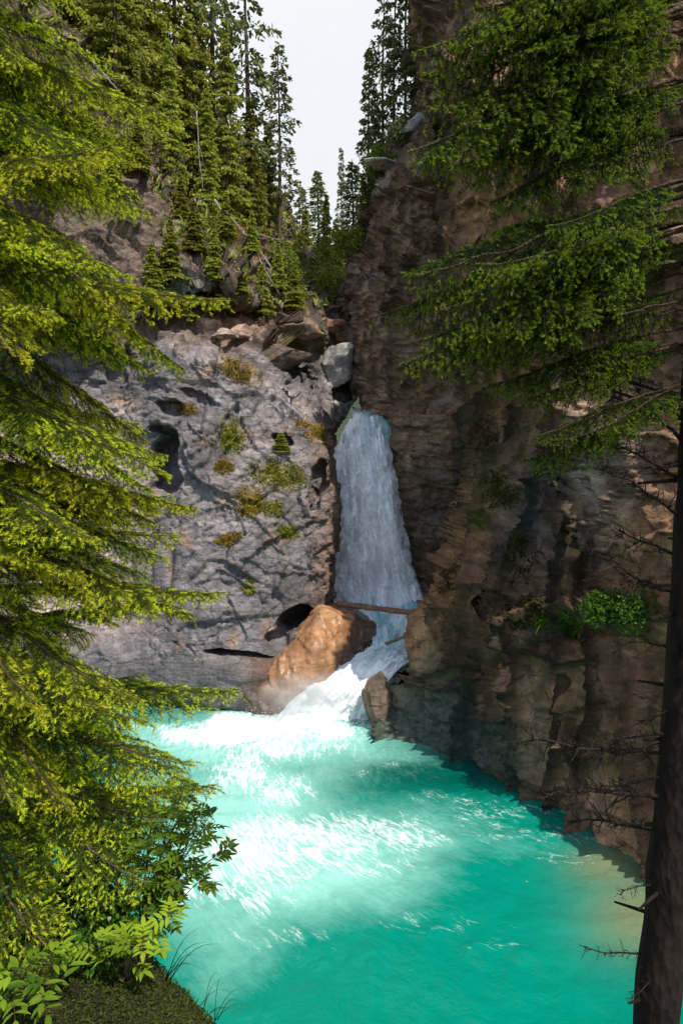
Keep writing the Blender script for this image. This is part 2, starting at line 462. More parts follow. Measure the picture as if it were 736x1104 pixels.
# ---- left cliff: hillside, overhang, ledge and grey main face
L_net = [
 [(-140,-300,34),(-30,-200,34),(60,-120,36),(130,-20,38),(190,60,40),(240,120,42),(290,200,46),(330,258,50),(375,285,55),(410,300,60)],
 [(-140,-100,22),(-30,0,22),(60,60,23),(130,130,24.5),(180,190,26),(215,235,27),(262,262,28),(300,300,29),(345,325,31),(385,335,34)],
 [(-140,30,20),(-30,80,20),(60,120,21),(130,185,22.5),(175,225,23.5),(215,258,24.5),(258,275,25.5),(300,312,27),(345,338,29),(383,345,32)],
 [(-140,200,19.5),(-30,220,19.5),(60,230,20),(130,262,21),(175,280,21.6),(215,285,22),(243,290,22.6),(290,320,25),(345,350,27.5),(382,360,31)],
 [(-140,280,19.3),(-30,290,19.3),(60,300,19.5),(130,310,20.3),(170,322,20.7),(212,314,21.0),(241,306,21.7),(285,330,24),(340,365,26.5),(383,378,30)],
 [(-140,320,19.2),(-30,330,19.2),(60,340,19.3),(130,336,21),(170,330,23.2),(212,322,24),(243,316,24),(285,336,24.4),(338,380,26),(386,400,29.5)],
 [(-140,360,19),(-30,360,19),(60,365,19),(130,362,20.6),(170,366,22),(212,362,23),(245,354,23.4),(283,352,23.8),(335,400,25),(384,428,27)],
 [(-140,400,20.4),(-30,400,20.4),(60,395,20.4),(130,390,20.8),(178,385,20.15),(225,385,20.5),(265,398,20.8),(310,430,21.0),(340,458,21.4),(360,472,24.4)],
 [(-140,470,20.1),(-30,470,20.1),(60,470,20.1),(135,450,20.3),(180,440,19.55),(228,440,19.7),(275,450,19.9),(325,478,20.35),(352,495,20.6),(368,500,24.2)],
 [(-140,540,19.6),(-30,540,19.6),(60,540,19.8),(138,530,19.9),(185,530,19.05),(232,530,19.0),(280,535,19.1),(330,540,19.5),(360,545,19.8),(370,545,24.0)],
 [(-140,610,19.5),(-30,610,19.5),(60,610,19.5),(140,600,19.4),(188,610,18.55),(235,610,18.4),(283,612,18.5),(330,612,19.0),(356,615,19.6),(366,615,23.0)],
 [(-140,660,19.2),(-30,660,19.2),(60,660,19.2),(142,660,19.2),(190,662,18.15),(238,668,17.9),(285,672,17.9),(325,668,18.4),(352,665,19.2),(364,660,22.0)],
 [(-140,700,17.6),(-30,700,17.6),(60,700,17.6),(145,702,17.9),(192,702,17.8),(240,704,17.65),(285,706,17.7),(312,708,18.4),(345,705,19.3),(370,700,22)],
 [(-140,714,17.3),(-30,714,17.3),(60,722,17.55),(147,728,17.75),(192,712,17.65),(240,718,17.38),(285,724,17.2),(312,724,18.0),(345,720,19.3),(370,715,22)],
 [(-140,760,17.5),(-30,755,17.5),(60,752,17.6),(150,752,17.7),(195,757,17.5),(245,764,17.3),(292,772,17.1),(325,772,18.2),(355,765,19),(380,760,20)],
 [(-140,780,19.5),(-30,780,19.5),(60,778,19.4),(150,776,19.2),(200,780,18.8),(248,785,18.2),(292,790,17.6),(330,790,18.2),(360,780,19),(385,780,20)],
 [(-140,900,20),(-30,900,20),(60,900,20),(150,900,19.5),(205,900,19),(250,900,18.4),(295,900,18),(330,890,18.2),(360,880,19),(385,860,20)],
]
T1 = rot('Y', 25) @ rot('X', -15)


def disp_left(P, px, py):
    smooth_zone = np.exp(-(((px - 175) / 40) ** 2 + ((py - 625) / 48) ** 2)) + sstep(700, 716, py) * .8 + .9 * np.exp(-(((px - 318) / 45) ** 2 + ((py - 690) / 28) ** 2))
    rough = np.clip(1 - smooth_zone, .06, 1)
    b1, e1 = blocky(P, .42, (1, 1, 1.5), 3, .16, T1)
    b2, e2 = blocky(P, 1.15, (1, 1, 1.8), 9, .14, T1)
    f = fbm(P * .9, 5, 31, .52)
    up = 1 + .9 * sstep(420, 330, py); mf = 1 - .5 * sstep(390, 430, py)
    b3, e3 = blocky(P, 3.4, (1, 1, 1.6), 19, .14, T1)
    s1 = strata(P, (-.50, -.25, .85), .95, 1.1, 301); s2 = strata(P, (-.50, -.15, .85), 3.1, 1.0, 311); s3 = strata(P, (.8, -.3, .5), .7, .9, 321)
    base = .20 * b1 * up * (mf + .1) + .12 * b2 * up * mf ** 2 + .045 * b3 * mf + .06 * f * up + .10 * s1 + .035 * s2 + .07 * s3 - .13 * crack_field(P, px, py, [(w_ * .75, l_) for w_, l_ in LCR], 11) * sstep(-.45, .1, vnoise(P * .8, 95))
    fine = .04 * fbm(P * 5.5, 4, 51, .6)
    flute = .12 * np.sin((px - 150) * .28 + .02 * py + 2 * vnoise(P * .5, 6)) * np.exp(-(((px - 172) / 26) ** 2 + ((py - 620) / 50) ** 2))
    fine = .035 * fbm(P * 5.5, 4, 51, .6)
    return (base + fine * 1.3) * rough + .05 * f * (1 - rough) + flute


def col_left(P, n, px, py, d):
    f1 = fbm(P * .8, 4, 61); f2 = fbm(P * 2.4, 4, 71); st = fbm(P * np.array([2.2, 2.2, .35]), 4, 81)
    c = lerp(np.array([[.195, .170, .168]]), np.array([.30, .266, .265]), sstep(-.4, .5, f1))
    c = c * (1 + .28 * f2)[:, None]
    c = c * (1 - .45 * crack_field(P, px, py, [(w_ * .7, l_) for w_, l_ in LCR], 11) * sstep(-.45, .1, vnoise(P * .8, 95)))[:, None]
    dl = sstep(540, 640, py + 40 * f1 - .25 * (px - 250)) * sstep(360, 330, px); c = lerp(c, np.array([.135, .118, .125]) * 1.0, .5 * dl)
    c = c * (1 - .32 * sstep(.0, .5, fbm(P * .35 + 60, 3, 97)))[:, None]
    rg = np.exp(-((((px - 262) * .82 + (py - 500) * .57) / 26) ** 2)) * np.exp(-((py - 500) / 80) ** 2); c = c * (1 + .35 * rg)[:, None]
    c = lerp(c, np.array([.13, .115, .115]), .45 * sstep(.15, .6, st))                     # dark seeps
    c = lerp(c, np.array([.33, .20, .11]), .6 * sstep(.25, .6, fbm(P * 1.1 + 40, 4, 91)))   # ochre stain
    right = sstep(325, 360, px + 20 * f2) * sstep(455, 480, py) * sstep(720, 640, py)
    c = lerp(c, np.array([.23, .135, .08]), .75 * right)
    upper = sstep(400, 350, py + 20 * f1)
    c = lerp(c, np.array([.20, .135, .085]), upper * .75)
    tl = np.exp(-(((px - 200) / 26) ** 2 + ((py - 318) / 14) ** 2)); c = lerp(c, np.array([.13, .20, .19]), np.clip(tl * 1.2, 0, .8))
    cave = np.exp(-(((px - 225) / 60) ** 2 + ((py - 345) / 22) ** 2)); c = lerp(c, np.array([.40, .24, .14]), np.clip(cave * 1.2, 0, .9))
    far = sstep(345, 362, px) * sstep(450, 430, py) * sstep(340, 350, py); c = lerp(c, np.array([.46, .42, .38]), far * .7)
    crest = np.exp(-(((py - (185 + (px - 130) * .62)) / 16) ** 2)) * sstep(150, 190, px) * sstep(300, 270, px); c = lerp(c, np.array([.30, .13, .03]), crest * sstep(-.3, .2, f2) * .8)
    bank_ = np.exp(-(((py - (130 + (px - 120) * .75)) / 26) ** 2)) * sstep(70, 100, px) * sstep(200, 180, px); c = lerp(c, np.array([.40, .29, .22]), bank_ * .8)
    pink = sstep(165, 140, px + 14 * f1) * sstep(420, 470, py) * sstep(700, 650, py)
    c = lerp(c, np.array([.52, .40, .34]), pink * .85)
    for (mx, my, mrx, mry, mang, mm, *_r) in MOSS_L:
        ca, sa = math.cos(math.radians(mang)), math.sin(math.radians(mang)); X_, Y_ = px - mx + 5 * f2, py - my + 5 * f1
        g_ = np.exp(-1.1 * (((X_ * ca + Y_ * sa) / mrx) ** 2 + ((-X_ * sa + Y_ * ca) / mry) ** 2))
        c = lerp(c, np.array([.20, .17, .03]) if mm else np.array([.26, .14, .02]), np.clip(g_ * 1.3 * sstep(-.5, .1, f2), 0, .85))
    fl = np.exp(-(((px - 172) / 26) ** 2 + ((py - 625) / 45) ** 2))
    stripe = fbm(np.stack([px * .16, py * .012, py * 0], 1), 3, 5)
    c = lerp(c, np.array([.16, .13, .14]), fl * sstep(-.1, .3, stripe)); c = lerp(c, np.array([.36, .22, .12]), fl * sstep(.1, .4, -stripe) * .7)
    foot = sstep(706, 716, py); wetc = np.array([.115, .098, .095]); c = lerp(c, wetc * 1.35, foot * .8)
    c = lerp(c, np.array([.17, .085, .04]), foot * sstep(250, 285, px + 15 * f2) * .7)
    # soil, needles and moss where it is flat, on the hillside and ledges
    flat = sstep(.45, .8, n[:, 2] + .15 * f2)
    hillm = sstep(2.2, 4.0, P[:, 1] - 21.5 + .6 * f1) * sstep(350, 320, py)
    c = lerp(c, np.array([.075, .058, .03]), np.clip(hillm * sstep(.05, .5, n[:, 2] + .3 * f2) * 1.2, 0, 1))
    c = lerp(c, np.array([.16, .13, .03]), flat * sstep(.0, .35, fbm(P * 1.3, 4, 15)) * sstep(720, 690, py) * .9)
    wet = foot * .75 + .6 * fl + .25 * sstep(600, 700, py) + .5 * np.exp(-(((px - 318) / 40) ** 2 + ((py - 690) / 25) ** 2))
    return c, np.clip(wet, 0, 1)


left_dents = [(318, 668, 27, 15, 1.7, -28), (296, 690, 14, 12, .7, 0), (262, 707, 42, 4.5, .8, 6), (176, 500, 17, 42, 1.6, 4), (343, 520, 10, 26, .9, 8), (302, 474, 15, 6, .6, 18),
              (212, 428, 22, 8, .35, 24), (322, 412, 14, 18, 1.0, 25), (338, 540, 8, 16, .5, 0), (240, 470, 6, 40, .25, 25), (365, 425, 12, 9, 1.6, 0), (185, 440, 16, 10, .6, 10), (256, 318, 16, 12, .5, 10)]
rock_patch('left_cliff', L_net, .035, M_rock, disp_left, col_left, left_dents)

# ---- far right wall, brown with bedding, beside the fall
RF_net = [
 [(500,-250,40),(470,-250,26),(500,-250,23),(620,-250,20)],
 [(480,0,38),(455,0,25.4),(495,0,22.5),(620,0,20)],
 [(462,130,36),(443,148,25.2),(488,150,22.3),(620,150,20)],
 [(440,160,36),(425,166,25.2),(480,170,22.3),(620,170,20)],
 [(425,176,36),(404,190,25.8),(465,200,22.6),(620,200,20)],
 [(400,250,36),(380,266,26.6),(450,265,23),(620,265,20)],
 [(388,310,36),(371,318,26.8),(440,320,23.4),(620,320,20)],
 [(392,390,35),(376,400,26.4),(435,400,23.2),(620,400,20)],
 [(400,430,34),(388,440,25.4),(440,432,22.8),(620,440,20)],
 [(420,446,33),(412,452,23.6),(450,452,22.2),(620,455,19.8)],
 [(430,520,30),(422,520,22.8),(465,520,21.5),(620,520,19.5)],
 [(440,600,28),(435,600,22),(470,600,21),(620,600,19.2)],
 [(446,660,26),(446,660,21.3),(475,660,20.4),(620,660,19)],
 [(446,800,25),(446,800,21),(475,800,20),(620,800,19)],
]


def disp_far(P, px, py):
    b0, e0 = blocky(P, .22, (1, 1, 1), 101, .1, rot('Y', -20))
    low = sstep(400, 440, py)
    b1, e1 = blocky(P, .5, (1, 1, 1.2), 103, .2, rot('Y', -20)); b2, e2 = blocky(P, 1.3, (1, 1, 1.5), 109, .15, rot('Y', -20))
    bed, e3 = blocky(P, .75, (.35, .35, 2.2), 113, .15, rot('Y', 8))
    f = fbm(P * 1.1, 5, 131)
    b3, _e = blocky(P, 3.0, (1, 1, 1.6), 119, .15, rot('Y', -20)); knob = .30 * b1 + .08 * b2 + .04 * b3 + .22 * strata(P, (.5, .2, .8), .9, 1.1, 471) + .10 * strata(P, (-.7, .2, .6), 1.6, 1.1, 481) + .12 * f - .12 * np.exp(-(e2 / .06) ** 2)
    strat = .20 * strata(P, (.12, .05, 1), 1.2, .9, 401) + .09 * strata(P, (.1, 0, 1), 3.6, .9, 411) + .08 * bed + .05 * b3 + .08 * f
    return (knob + .45 * b0) * (1 - low) + (strat + .12 * b0) * low + .06 * fbm(P * 5, 4, 151, .6)


def col_far(P, n, px, py, d):
    f1 = fbm(P * .7, 4, 161); f2 = fbm(P * 2.5, 4, 171)
    c = lerp(np.array([[.27, .155, .09]]), np.array([.46, .29, .18]), sstep(-.4, .4, f1)) * (1 + .35 * f2)[:, None]
    c = lerp(c, np.array([.09, .07, .06]), .7 * sstep(.1, .5, fbm(P * np.array([1.6, 1.6, .3]), 4, 181)))
    c = lerp(c, np.array([.42, .38, .34]), .5 * sstep(.3, .6, fbm(P * 1.3 + 9, 4, 191)))
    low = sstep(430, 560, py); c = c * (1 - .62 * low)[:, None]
    c = lerp(c, np.array([.07, .075, .02]), .7 * sstep(.55, .85, n[:, 2]))
    return c, .15 + .5 * low


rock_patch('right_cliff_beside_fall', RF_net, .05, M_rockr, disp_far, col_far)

# ---- near right wall: the buttress that runs along the pool
RB_net = [
 [(505,110,34),(500,105,30),(545,60,29),(600,0,27),(680,-60,25),(760,-110,23),(960,-150,21),(1250,-150,19)],
 [(500,140,27),(477,135,17.5),(520,85,16.6),(580,20,15.3),(645,-50,14.3),(720,-90,13.2),(900,-110,11.9),(1150,-110,10.6)],
 [(497,165,26),(475,160,17.4),(520,120,16.4),(580,70,15),(640,40,13.8),(715,20,12.6),(880,0,11),(1120,0,9.5)],
 [(495,200,26),(475,200,17.3),(520,200,16.2),(580,200,14.9),(640,200,13.6),(712,200,12.4),(870,200,10.6),(1100,200,9)],
 [(500,320,25),(479,320,17.2),(525,320,16.1),(582,320,14.7),(642,320,13.3),(712,320,12.1),(860,320,10.2),(1100,320,8.5)],
 [(525,400,24),(498,400,17.0),(538,400,15.9),(588,400,14.5),(645,400,13.1),(712,400,11.9),(860,400,10),(1100,400,8.2)],
 [(530,440,23),(512,440,16.8),(545,440,15.7),(590,440,14.4),(645,440,13),(712,440,11.8),(860,440,9.9),(1100,440,8)],
 [(528,510,22.5),(514,510,16.6),(538,510,15.5),(588,510,14.2),(645,510,12.9),(712,510,11.7),(860,510,9.8),(1100,510,8)],
 [(518,570,22),(506,570,16.5),(530,570,15.4),(584,570,14.0),(643,570,12.8),(712,570,11.6),(860,570,9.7),(1100,570,8)],
 [(496,620,21.5),(485,620,16.45),(515,625,15.35),(578,632,13.8),(640,640,12.8),(708,640,11.6),(860,640,9.7),(1100,640,8)],
 [(484,660,21),(471,660,16.4),(506,668,15.3),(572,680,13.5),(635,690,12.2),(705,690,11.3),(860,690,9.5),(1100,700,7.8)],
 [(470,690,20.5),(456,692,16.35),(498,700,15.2),(568,715,13.35),(632,728,12.0),(703,735,11.1),(860,750,9.2),(1100,780,7.5)],
 [(440,750,20),(428,752,16.3),(488,762,15.1),(563,795,13.25),(636,825,11.9),(700,850,10.9),(860,900,8.8),(1100,950,7.2)],
 [(405,800,19.5),(392,800,16.25),(480,820,15.0),(560,866,13.15),(638,914,11.8),(698,962,10.65),(840,1080,8.4),(1080,1200,7)],
 [(400,900,19),(392,900,16),(478,920,14.8),(560,960,12.9),(638,1010,11.5),(698,1060,10.3),(840,1200,8),(1080,1400,6.5)],
]


def disp_near(P, px, py):
    b0, e0 = blocky(P, .24, (1, 1, .8), 201, .1, rot('Y', 14))
    low = sstep(660, 720, py)
    f = fbm(P * .9, 5, 231)
    b1, e1 = blocky(P, .5, (1, 1, .6), 203, .15, rot('Y', 14)); b2, e2 = blocky(P, 1.4, (1, 1, .9), 209, .15, rot('Y', 14))
    slab, e3 = blocky(P, .8, (1.1, 1.1, .18), 213, .1, rot('Y', 12))
    b3, _e = blocky(P, 3.2, (1, 1, 1.2), 219, .15, rot('Y', 14)); up = .24 * b1 + .09 * b2 + .035 * b3 + .14 * f - .12 * np.exp(-(e2 / .05) ** 2) - .2 * np.exp(-(e1 / .035) ** 2)
    lo = .26 * strata(P, (.82, -.55, .22), .75, .6, 421) + .10 * strata(P, (.82, -.5, .2), 2.3, .7, 431) + .08 * strata(P, (0, .2, 1), 1.1, .8, 441) + .08 * f + .03 * b2 + .03 * b3
    hv = P @ (np.array([.82, -.55, .22])) * .95 + .55 * fbm(P * np.array([.5, .5, .22]), 3, 425); fr = hv - np.floor(hv)
    gj = np.exp(-((fr - .5) / .055) ** 2) * sstep(-.5, -.1, vnoise(P * np.array([.5, .5, .2]), 427)); slabh = _h(np.floor(hv + .5), 0 * hv, 0 * hv, 77)
    lo = lo - .38 * gj + .30 * (slabh - .5)
    hh = P[:, 2] * .8 + .6 * fbm(P * .6, 3, 428); fh = hh - np.floor(hh); lo = lo - .16 * np.exp(-((fh - .5) / .05) ** 2) * sstep(0, .3, vnoise(P * .7, 429))
    up = up - .22 * gj * sstep(-.1, .3, vnoise(P * .5, 437))
    up = up + .16 * strata(P, (.8, -.5, .5), .8, .9, 451) + .07 * strata(P, (.1, .1, 1), 2.2, .9, 461)
    cf = crack_field(P, px, py, RCR, 6)
    up = up - .30 * cf; lo = lo - .34 * cf
    return (up + .5 * b0) * (1 - low) + (lo + .2 * b0) * low + .06 * fbm(P * 5.5, 4, 251, .6)


def col_near(P, n, px, py, d):
    f1 = fbm(P * .6, 4, 261); f2 = fbm(P * 2.6, 4, 271)
    c = lerp(np.array([[.155, .083, .042]]), np.array([.36, .195, .095]), sstep(-.4, .4, f1)) * (1 + .35 * f2)[:, None]
    hv = P @ (np.array([.82, -.55, .22])) * .95 + .55 * fbm(P * np.array([.5, .5, .22]), 3, 425)
    c = c * (.55 + .9 * _h(np.floor(hv + .5), 0 * hv, 0 * hv, 79))[:, None]
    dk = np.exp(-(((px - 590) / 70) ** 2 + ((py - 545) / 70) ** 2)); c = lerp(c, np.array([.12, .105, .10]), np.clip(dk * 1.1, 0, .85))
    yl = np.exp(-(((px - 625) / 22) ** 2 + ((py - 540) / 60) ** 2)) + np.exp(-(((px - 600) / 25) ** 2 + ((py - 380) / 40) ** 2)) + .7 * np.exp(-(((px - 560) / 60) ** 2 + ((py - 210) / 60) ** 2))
    c = lerp(c, np.array([.58, .32, .08]), np.clip(yl, 0, 1) * .85 * sstep(-.5, .2, f2))  # tan and orange sunlit patches painted into the wall colour
    pale = np.exp(-(((px - 668) / 26) ** 2 + ((py - 510) / 60) ** 2)); c = lerp(c, np.array([.72, .56, .44]), np.clip(pale, 0, 1) * .9)  # pale patch of sunlight put into the rock colour
    c = lerp(c, np.array([.08, .065, .055]), .6 * sstep(.15, .5, fbm(P * np.array([1.8, 1.8, .25]), 4, 281)))
    c = c * (1 - .75 * crack_field(P, px, py, [(w_ * 1.3, l_) for w_, l_ in RCR], 6))[:, None]
    rim = sstep(85, 12, px - (436 + (692 - py) * .42)) * sstep(480, 560, py) * sstep(790, 740, py); c = lerp(c, np.array([.52, .27, .12]), rim * .8)
    ms = sstep(.1, .4, fbm(P * .9 + 5, 4, 291)) * np.exp(-(((px - 530) / 75) ** 2 + ((py - 570) / 110) ** 2)); c = lerp(c, np.array([.12, .10, .015]), np.clip(ms * 1.3, 0, .9))
    teal = sstep(2.6, .6, P[:, 2] + .7 * f1) * sstep(640, 520, px); c = lerp(c, np.array([.10, .14, .11]), teal * .75)
    foot = sstep(1.4, .3, P[:, 2] + .3 * f2) * sstep(590, 620, px); c = lerp(c, np.array([.62, .36, .20]), foot * .85)  # sunlit orange strip at the waterline, painted as albedo
    c = lerp(c, np.array([.075, .075, .015]), .85 * sstep(.5, .8, n[:, 2] + .1 * f2) * sstep(1.5, 3, P[:, 2]))
    return c, np.clip(.2 + .5 * teal + .4 * foot, 0, 1)


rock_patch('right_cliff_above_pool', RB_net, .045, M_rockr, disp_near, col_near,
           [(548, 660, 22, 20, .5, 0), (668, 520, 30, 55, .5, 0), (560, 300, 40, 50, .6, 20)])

# ---- polished orange rock at the foot of the fall
B_net = [
 [(296,716,20),(322,678,20.2),(344,652,20.2),(370,652,20.4),(396,664,20.6),(412,674,21)],
 [(288,722,18.0),(322,684,18.0),(346,656,18.3),(372,660,18.7),(397,670,19.1),(413,682,19.8)],
 [(276,734,17.45),(312,712,17.35),(340,694,17.4),(366,690,17.8),(389,692,18.5),(411,695,19.4)],
 [(266,750,17.22),(304,740,17.1),(333,728,17.1),(357,718,17.5),(378,712,18.1),(400,708,19.0)],
 [(262,776,17.2),(300,778,17.0),(325,770,17.0),(347,756,17.3),(368,744,18),(388,732,18.9)],
 [(270,830,17.4),(312,832,17.1),(332,828,17.1),(352,812,17.4),(374,795,18),(394,780,18.8)],
]


def col_orange(P, n, px, py, d):
    f1 = fbm(P * 1.2, 4, 361); f2 = fbm(P * 4, 4, 371)
    c = lerp(np.array([[.30, .135, .055]]), np.array([.42, .225, .11]), sstep(-.4, .4, f1)) * (1 + .3 * f2)[:, None]
    c = lerp(c, np.array([.12, .07, .05]), .85 * sstep(358, 378, px + 10 * f1 - (py - 700) * -.25))
    c = lerp(c, np.array([.13, .10, .085]), .9 * sstep(300, 278, px + 12 * f1 - (py - 740) * .3)); c = lerp(c, np.array([.62, .50, .40]), .2 * sstep(.25, .5, f2))
    return c, np.clip(.85 + .4 * f2, .4, 1)


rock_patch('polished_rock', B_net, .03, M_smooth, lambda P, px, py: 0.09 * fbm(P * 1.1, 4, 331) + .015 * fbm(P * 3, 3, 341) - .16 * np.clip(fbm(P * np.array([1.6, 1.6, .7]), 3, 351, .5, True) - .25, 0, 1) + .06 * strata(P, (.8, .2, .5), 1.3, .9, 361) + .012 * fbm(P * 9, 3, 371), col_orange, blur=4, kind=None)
tag(PATCH['polished_rock']['obj'], 'smooth wet orange boulder polished by the water at the foot of the waterfall', 'boulder')

# ---- mossy bank under the left tree and the ground below the viewpoint
K_net = [
 [(-400,905,7.2),(-150,905,6.6),(0,932,6.0),(60,952,5.6),(120,985,5.2),(168,1036,4.8),(205,1072,4.5),(232,1104,4.2),(300,1210,3.8),(420,1270,3.7),(600,1250,4.0),(800,1200,4.6),(1100,1100,5)],
 [(-400,930,6.4),(-150,940,5.8),(0,962,5.4),(60,990,5.0),(115,1022,4.7),(155,1060,4.4),(190,1090,4.1),(212,1116,3.9),(290,1240,3.5),(420,1300,3.4),(600,1290,3.6),(800,1240,4.0),(1100,1150,4.4)],
 [(-400,1050,4.6),(-150,1060,4.3),(0,1070,4.1),(50,1085,3.9),(100,1100,3.75),(140,1120,3.6),(170,1140,3.5),(200,1160,3.4),(280,1290,3.1),(420,1380,3.0),(600,1360,3.1),(800,1320,3.3),(1100,1250,3.5)],
 [(-600,1300,2.6),(-140,1350,2.4),(-50,1400,2.3),(50,1400,2.2),(100,1400,2.2),(140,1420,2.2),(170,1430,2.1),(200,1450,2.1),(280,1500,2.0),(420,1600,1.9),(600,1550,2.0),(800,1500,2.1),(1100,1450,2.2)],
]
K_net = [[(px, py + 600, Y + 1.2) for (px, py, Y) in K_net[0]], [(px, py + 60, Y + .35) for (px, py, Y) in K_net[0]]] + K_net


def col_bank(P, n, px, py, d):
    f1 = fbm(P * 2, 4, 461); f2 = fbm(P * 9, 4, 471)
    c = lerp(np.array([[.030, .026, .010]]), np.array([.075, .062, .014]), sstep(-.3, .4, f1)) * (1 + .5 * f2)[:, None]
    return lerp(c, np.array([.04, .025, .012]), sstep(.1, .5, fbm(P * 3, 3, 481)) * .6), np.zeros(len(P))


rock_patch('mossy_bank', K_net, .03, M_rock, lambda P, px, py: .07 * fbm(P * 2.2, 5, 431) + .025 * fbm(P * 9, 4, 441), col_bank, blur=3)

# ---- riverbed and far hills so that the ground reaches the horizon
def ground_sheet():
    xs = np.concatenate([np.linspace(-400, -14, 30), np.linspace(-13, 13, 40), np.linspace(14, 400, 30)]); ys = np.concatenate([np.linspace(-200, 0, 20), np.linspace(1, 30, 40), np.linspace(34, 600, 60)])
    X, Y = np.meshgrid(xs, ys); P = np.stack([X.ravel(), Y.ravel(), 0 * X.ravel()], 1)
    n = fbm(P * .03, 4, 7); near = np.maximum(np.abs(P[:, 0]) - 12, 0)
    P[:, 2] = -1.6 + np.minimum(near * .5, 30) * (P[:, 1] < 12) * 0 + sstep(58, 130, P[:, 1]) * (34 + 16 * n + 10 * np.abs(P[:, 0]) / 60)
    c = np.tile(np.array([[.05, .06, .03]]), (len(P), 1)) * (1 + .4 * n)[:, None]
    me = make_mesh('ground', P, grid_faces(len(ys), len(xs)), M_rock, attrs={'wet': np.zeros(len(P))}, cols={'tint': c})
    tag(link('ground', me), kind='structure')


ground_sheet()

# ------------------------------------------------------------------ water
def water_material():
    m, nt, N, L = new_mat('glacial_water')
    out = nd(nt, 'ShaderNodeOutputMaterial'); b = nd(nt, 'ShaderNodeBsdfPrincipled'); tc = nd(nt, 'ShaderNodeTexCoord')
    fo = nd(nt, 'ShaderNodeAttribute', attribute_name='foam'); mk = nd(nt, 'ShaderNodeAttribute', attribute_name='milk'); dp = nd(nt, 'ShaderNodeAttribute', attribute_name='deep_refl')
    fl = nd(nt, 'ShaderNodeAttribute', attribute_name='flow')
    n1 = nd(nt, 'ShaderNodeTexNoise', Scale=2.6, Detail=8.0, Roughness=.7, Distortion=1.2); n2 = nd(nt, 'ShaderNodeTexNoise', Scale=9.0, Detail=7.0, Roughness=.72, Distortion=.8)
    L.new(fl.outputs['Vector'], n1.inputs['Vector']); L.new(fl.outputs['Vector'], n2.inputs['Vector'])
    def math_(op, a, b_):
        q = nd(nt, 'ShaderNodeMath', operation=op)
        for s, v in zip(q.inputs, (a, b_)):
            if hasattr(v, 'is_output'): L.new(v, s)
            else: s.default_value = v
        return q.outputs[0]
    nn = math_('ADD', math_('MULTIPLY', n1.outputs['Fac'], .6), math_('MULTIPLY', n2.outputs['Fac'], .4))
    nn = math_('SUBTRACT', nn, .5)
    c = mixc(nt, (.0, .21, .15), (.0, .085, .06), dp.outputs['Fac'])
    sh = nd(nt, 'ShaderNodeAttribute', attribute_name='shoal'); c = mixc(nt, c, (.16, .19, .10), sh.outputs['Fac'])
    milk = math_('ADD', mk.outputs['Fac'], math_('MULTIPLY', nn, .7))
    rm = ramp(nt, [(.1, 0), (.9, 1)]); L.new(milk, rm.inputs[0])
    c = mixc(nt, c, (.26, .58, .49), rm.outputs[0])
    wz = nd(nt, 'ShaderNodeMixRGB', blend_type='ADD'); wz.inputs[0].default_value = .5; L.new(fl.outputs['Vector'], wz.inputs[1]); L.new(n1.outputs['Color'], wz.inputs[2])
    lace = nd(nt, 'ShaderNodeTexVoronoi', feature='DISTANCE_TO_EDGE', Scale=4.5); L.new(wz.outputs[0], lace.inputs['Vector'])
    lc = ramp(nt, [(0.0, 1), (.16, 0)]); L.new(lace.outputs['Distance'], lc.inputs[0])
    foam = math_('ADD', fo.outputs['Fac'], math_('MULTIPLY', nn, 1.9))
    foam = math_('ADD', foam, math_('SUBTRACT', math_('MULTIPLY', lc.outputs[0], .30), .12))
    rf = ramp(nt, [(.38, 0), (.62, .6), (.95, 1)]); L.new(foam, rf.inputs[0])
    c = mixc(nt, c, (.76, .81, .80), rf.outputs[0])
    L.new(c, b.inputs['Base Color'])
    mr = nd(nt, 'ShaderNodeMapRange'); mr.inputs[3].default_value = .12; mr.inputs[4].default_value = .75
    L.new(rf.outputs[0], mr.inputs[0]); L.new(mr.outputs[0], b.inputs['Roughness'])
    b.inputs['IOR'].default_value = 1.33; b.inputs['Specular IOR Level'].default_value = .42
    n3 = nd(nt, 'ShaderNodeTexNoise', Scale=5.0, Detail=5.0, Roughness=.6); n4 = nd(nt, 'ShaderNodeTexNoise', Scale=24.0, Detail=3.0)
    L.new(tc.outputs['Object'], n3.inputs['Vector']); L.new(tc.outputs['Object'], n4.inputs['Vector'])
    b1 = nd(nt, 'ShaderNodeBump', Strength=.55, Distance=.06); b2 = nd(nt, 'ShaderNodeBump', Strength=.35, Distance=.015)
    L.new(n3.outputs['Fac'], b1.inputs['Height']); L.new(n4.outputs['Fac'], b2.inputs['Height']); L.new(b1.outputs[0], b2.inputs['Normal']); L.new(b2.outputs[0], b.inputs['Normal'])
    L.new(b.outputs[0], out.inputs[0])
    return m


M_water = water_material()
FOAM = [(340,785,40,16,1.0),(300,788,50,16,1.0),(240,790,60,13,.95),(190,786,40,9,.8),(290,812,70,12,.75),(250,835,45,22,.72),(290,855,50,16,.6),(330,900,65,20,.72),(280,920,70,28,.75),(240,960,50,26,.6),(400,895,60,14,.62),(460,905,55,9,.55),(380,930,50,16,.5),(345,800,60,10,.5)]
MILK = [(270,800,130,30,1),(260,880,90,60,1.0),(300,930,120,45,.95),(400,905,110,28,.7),(240,990,60,50,.65),(230,1040,40,40,.4)]
STRK = [(540,880,60,10,.40),(575,905,60,9,.38),(500,868,50,9,.36),(600,930,40,9,.3),(545,1025,40,7,.34),(440,985,30,8,.3),(330,810,90,5,.3),(435,826,22,5,.34),(380,838,30,4,.3),(470,1000,60,8,.28),(300,1010,60,14,.3)]


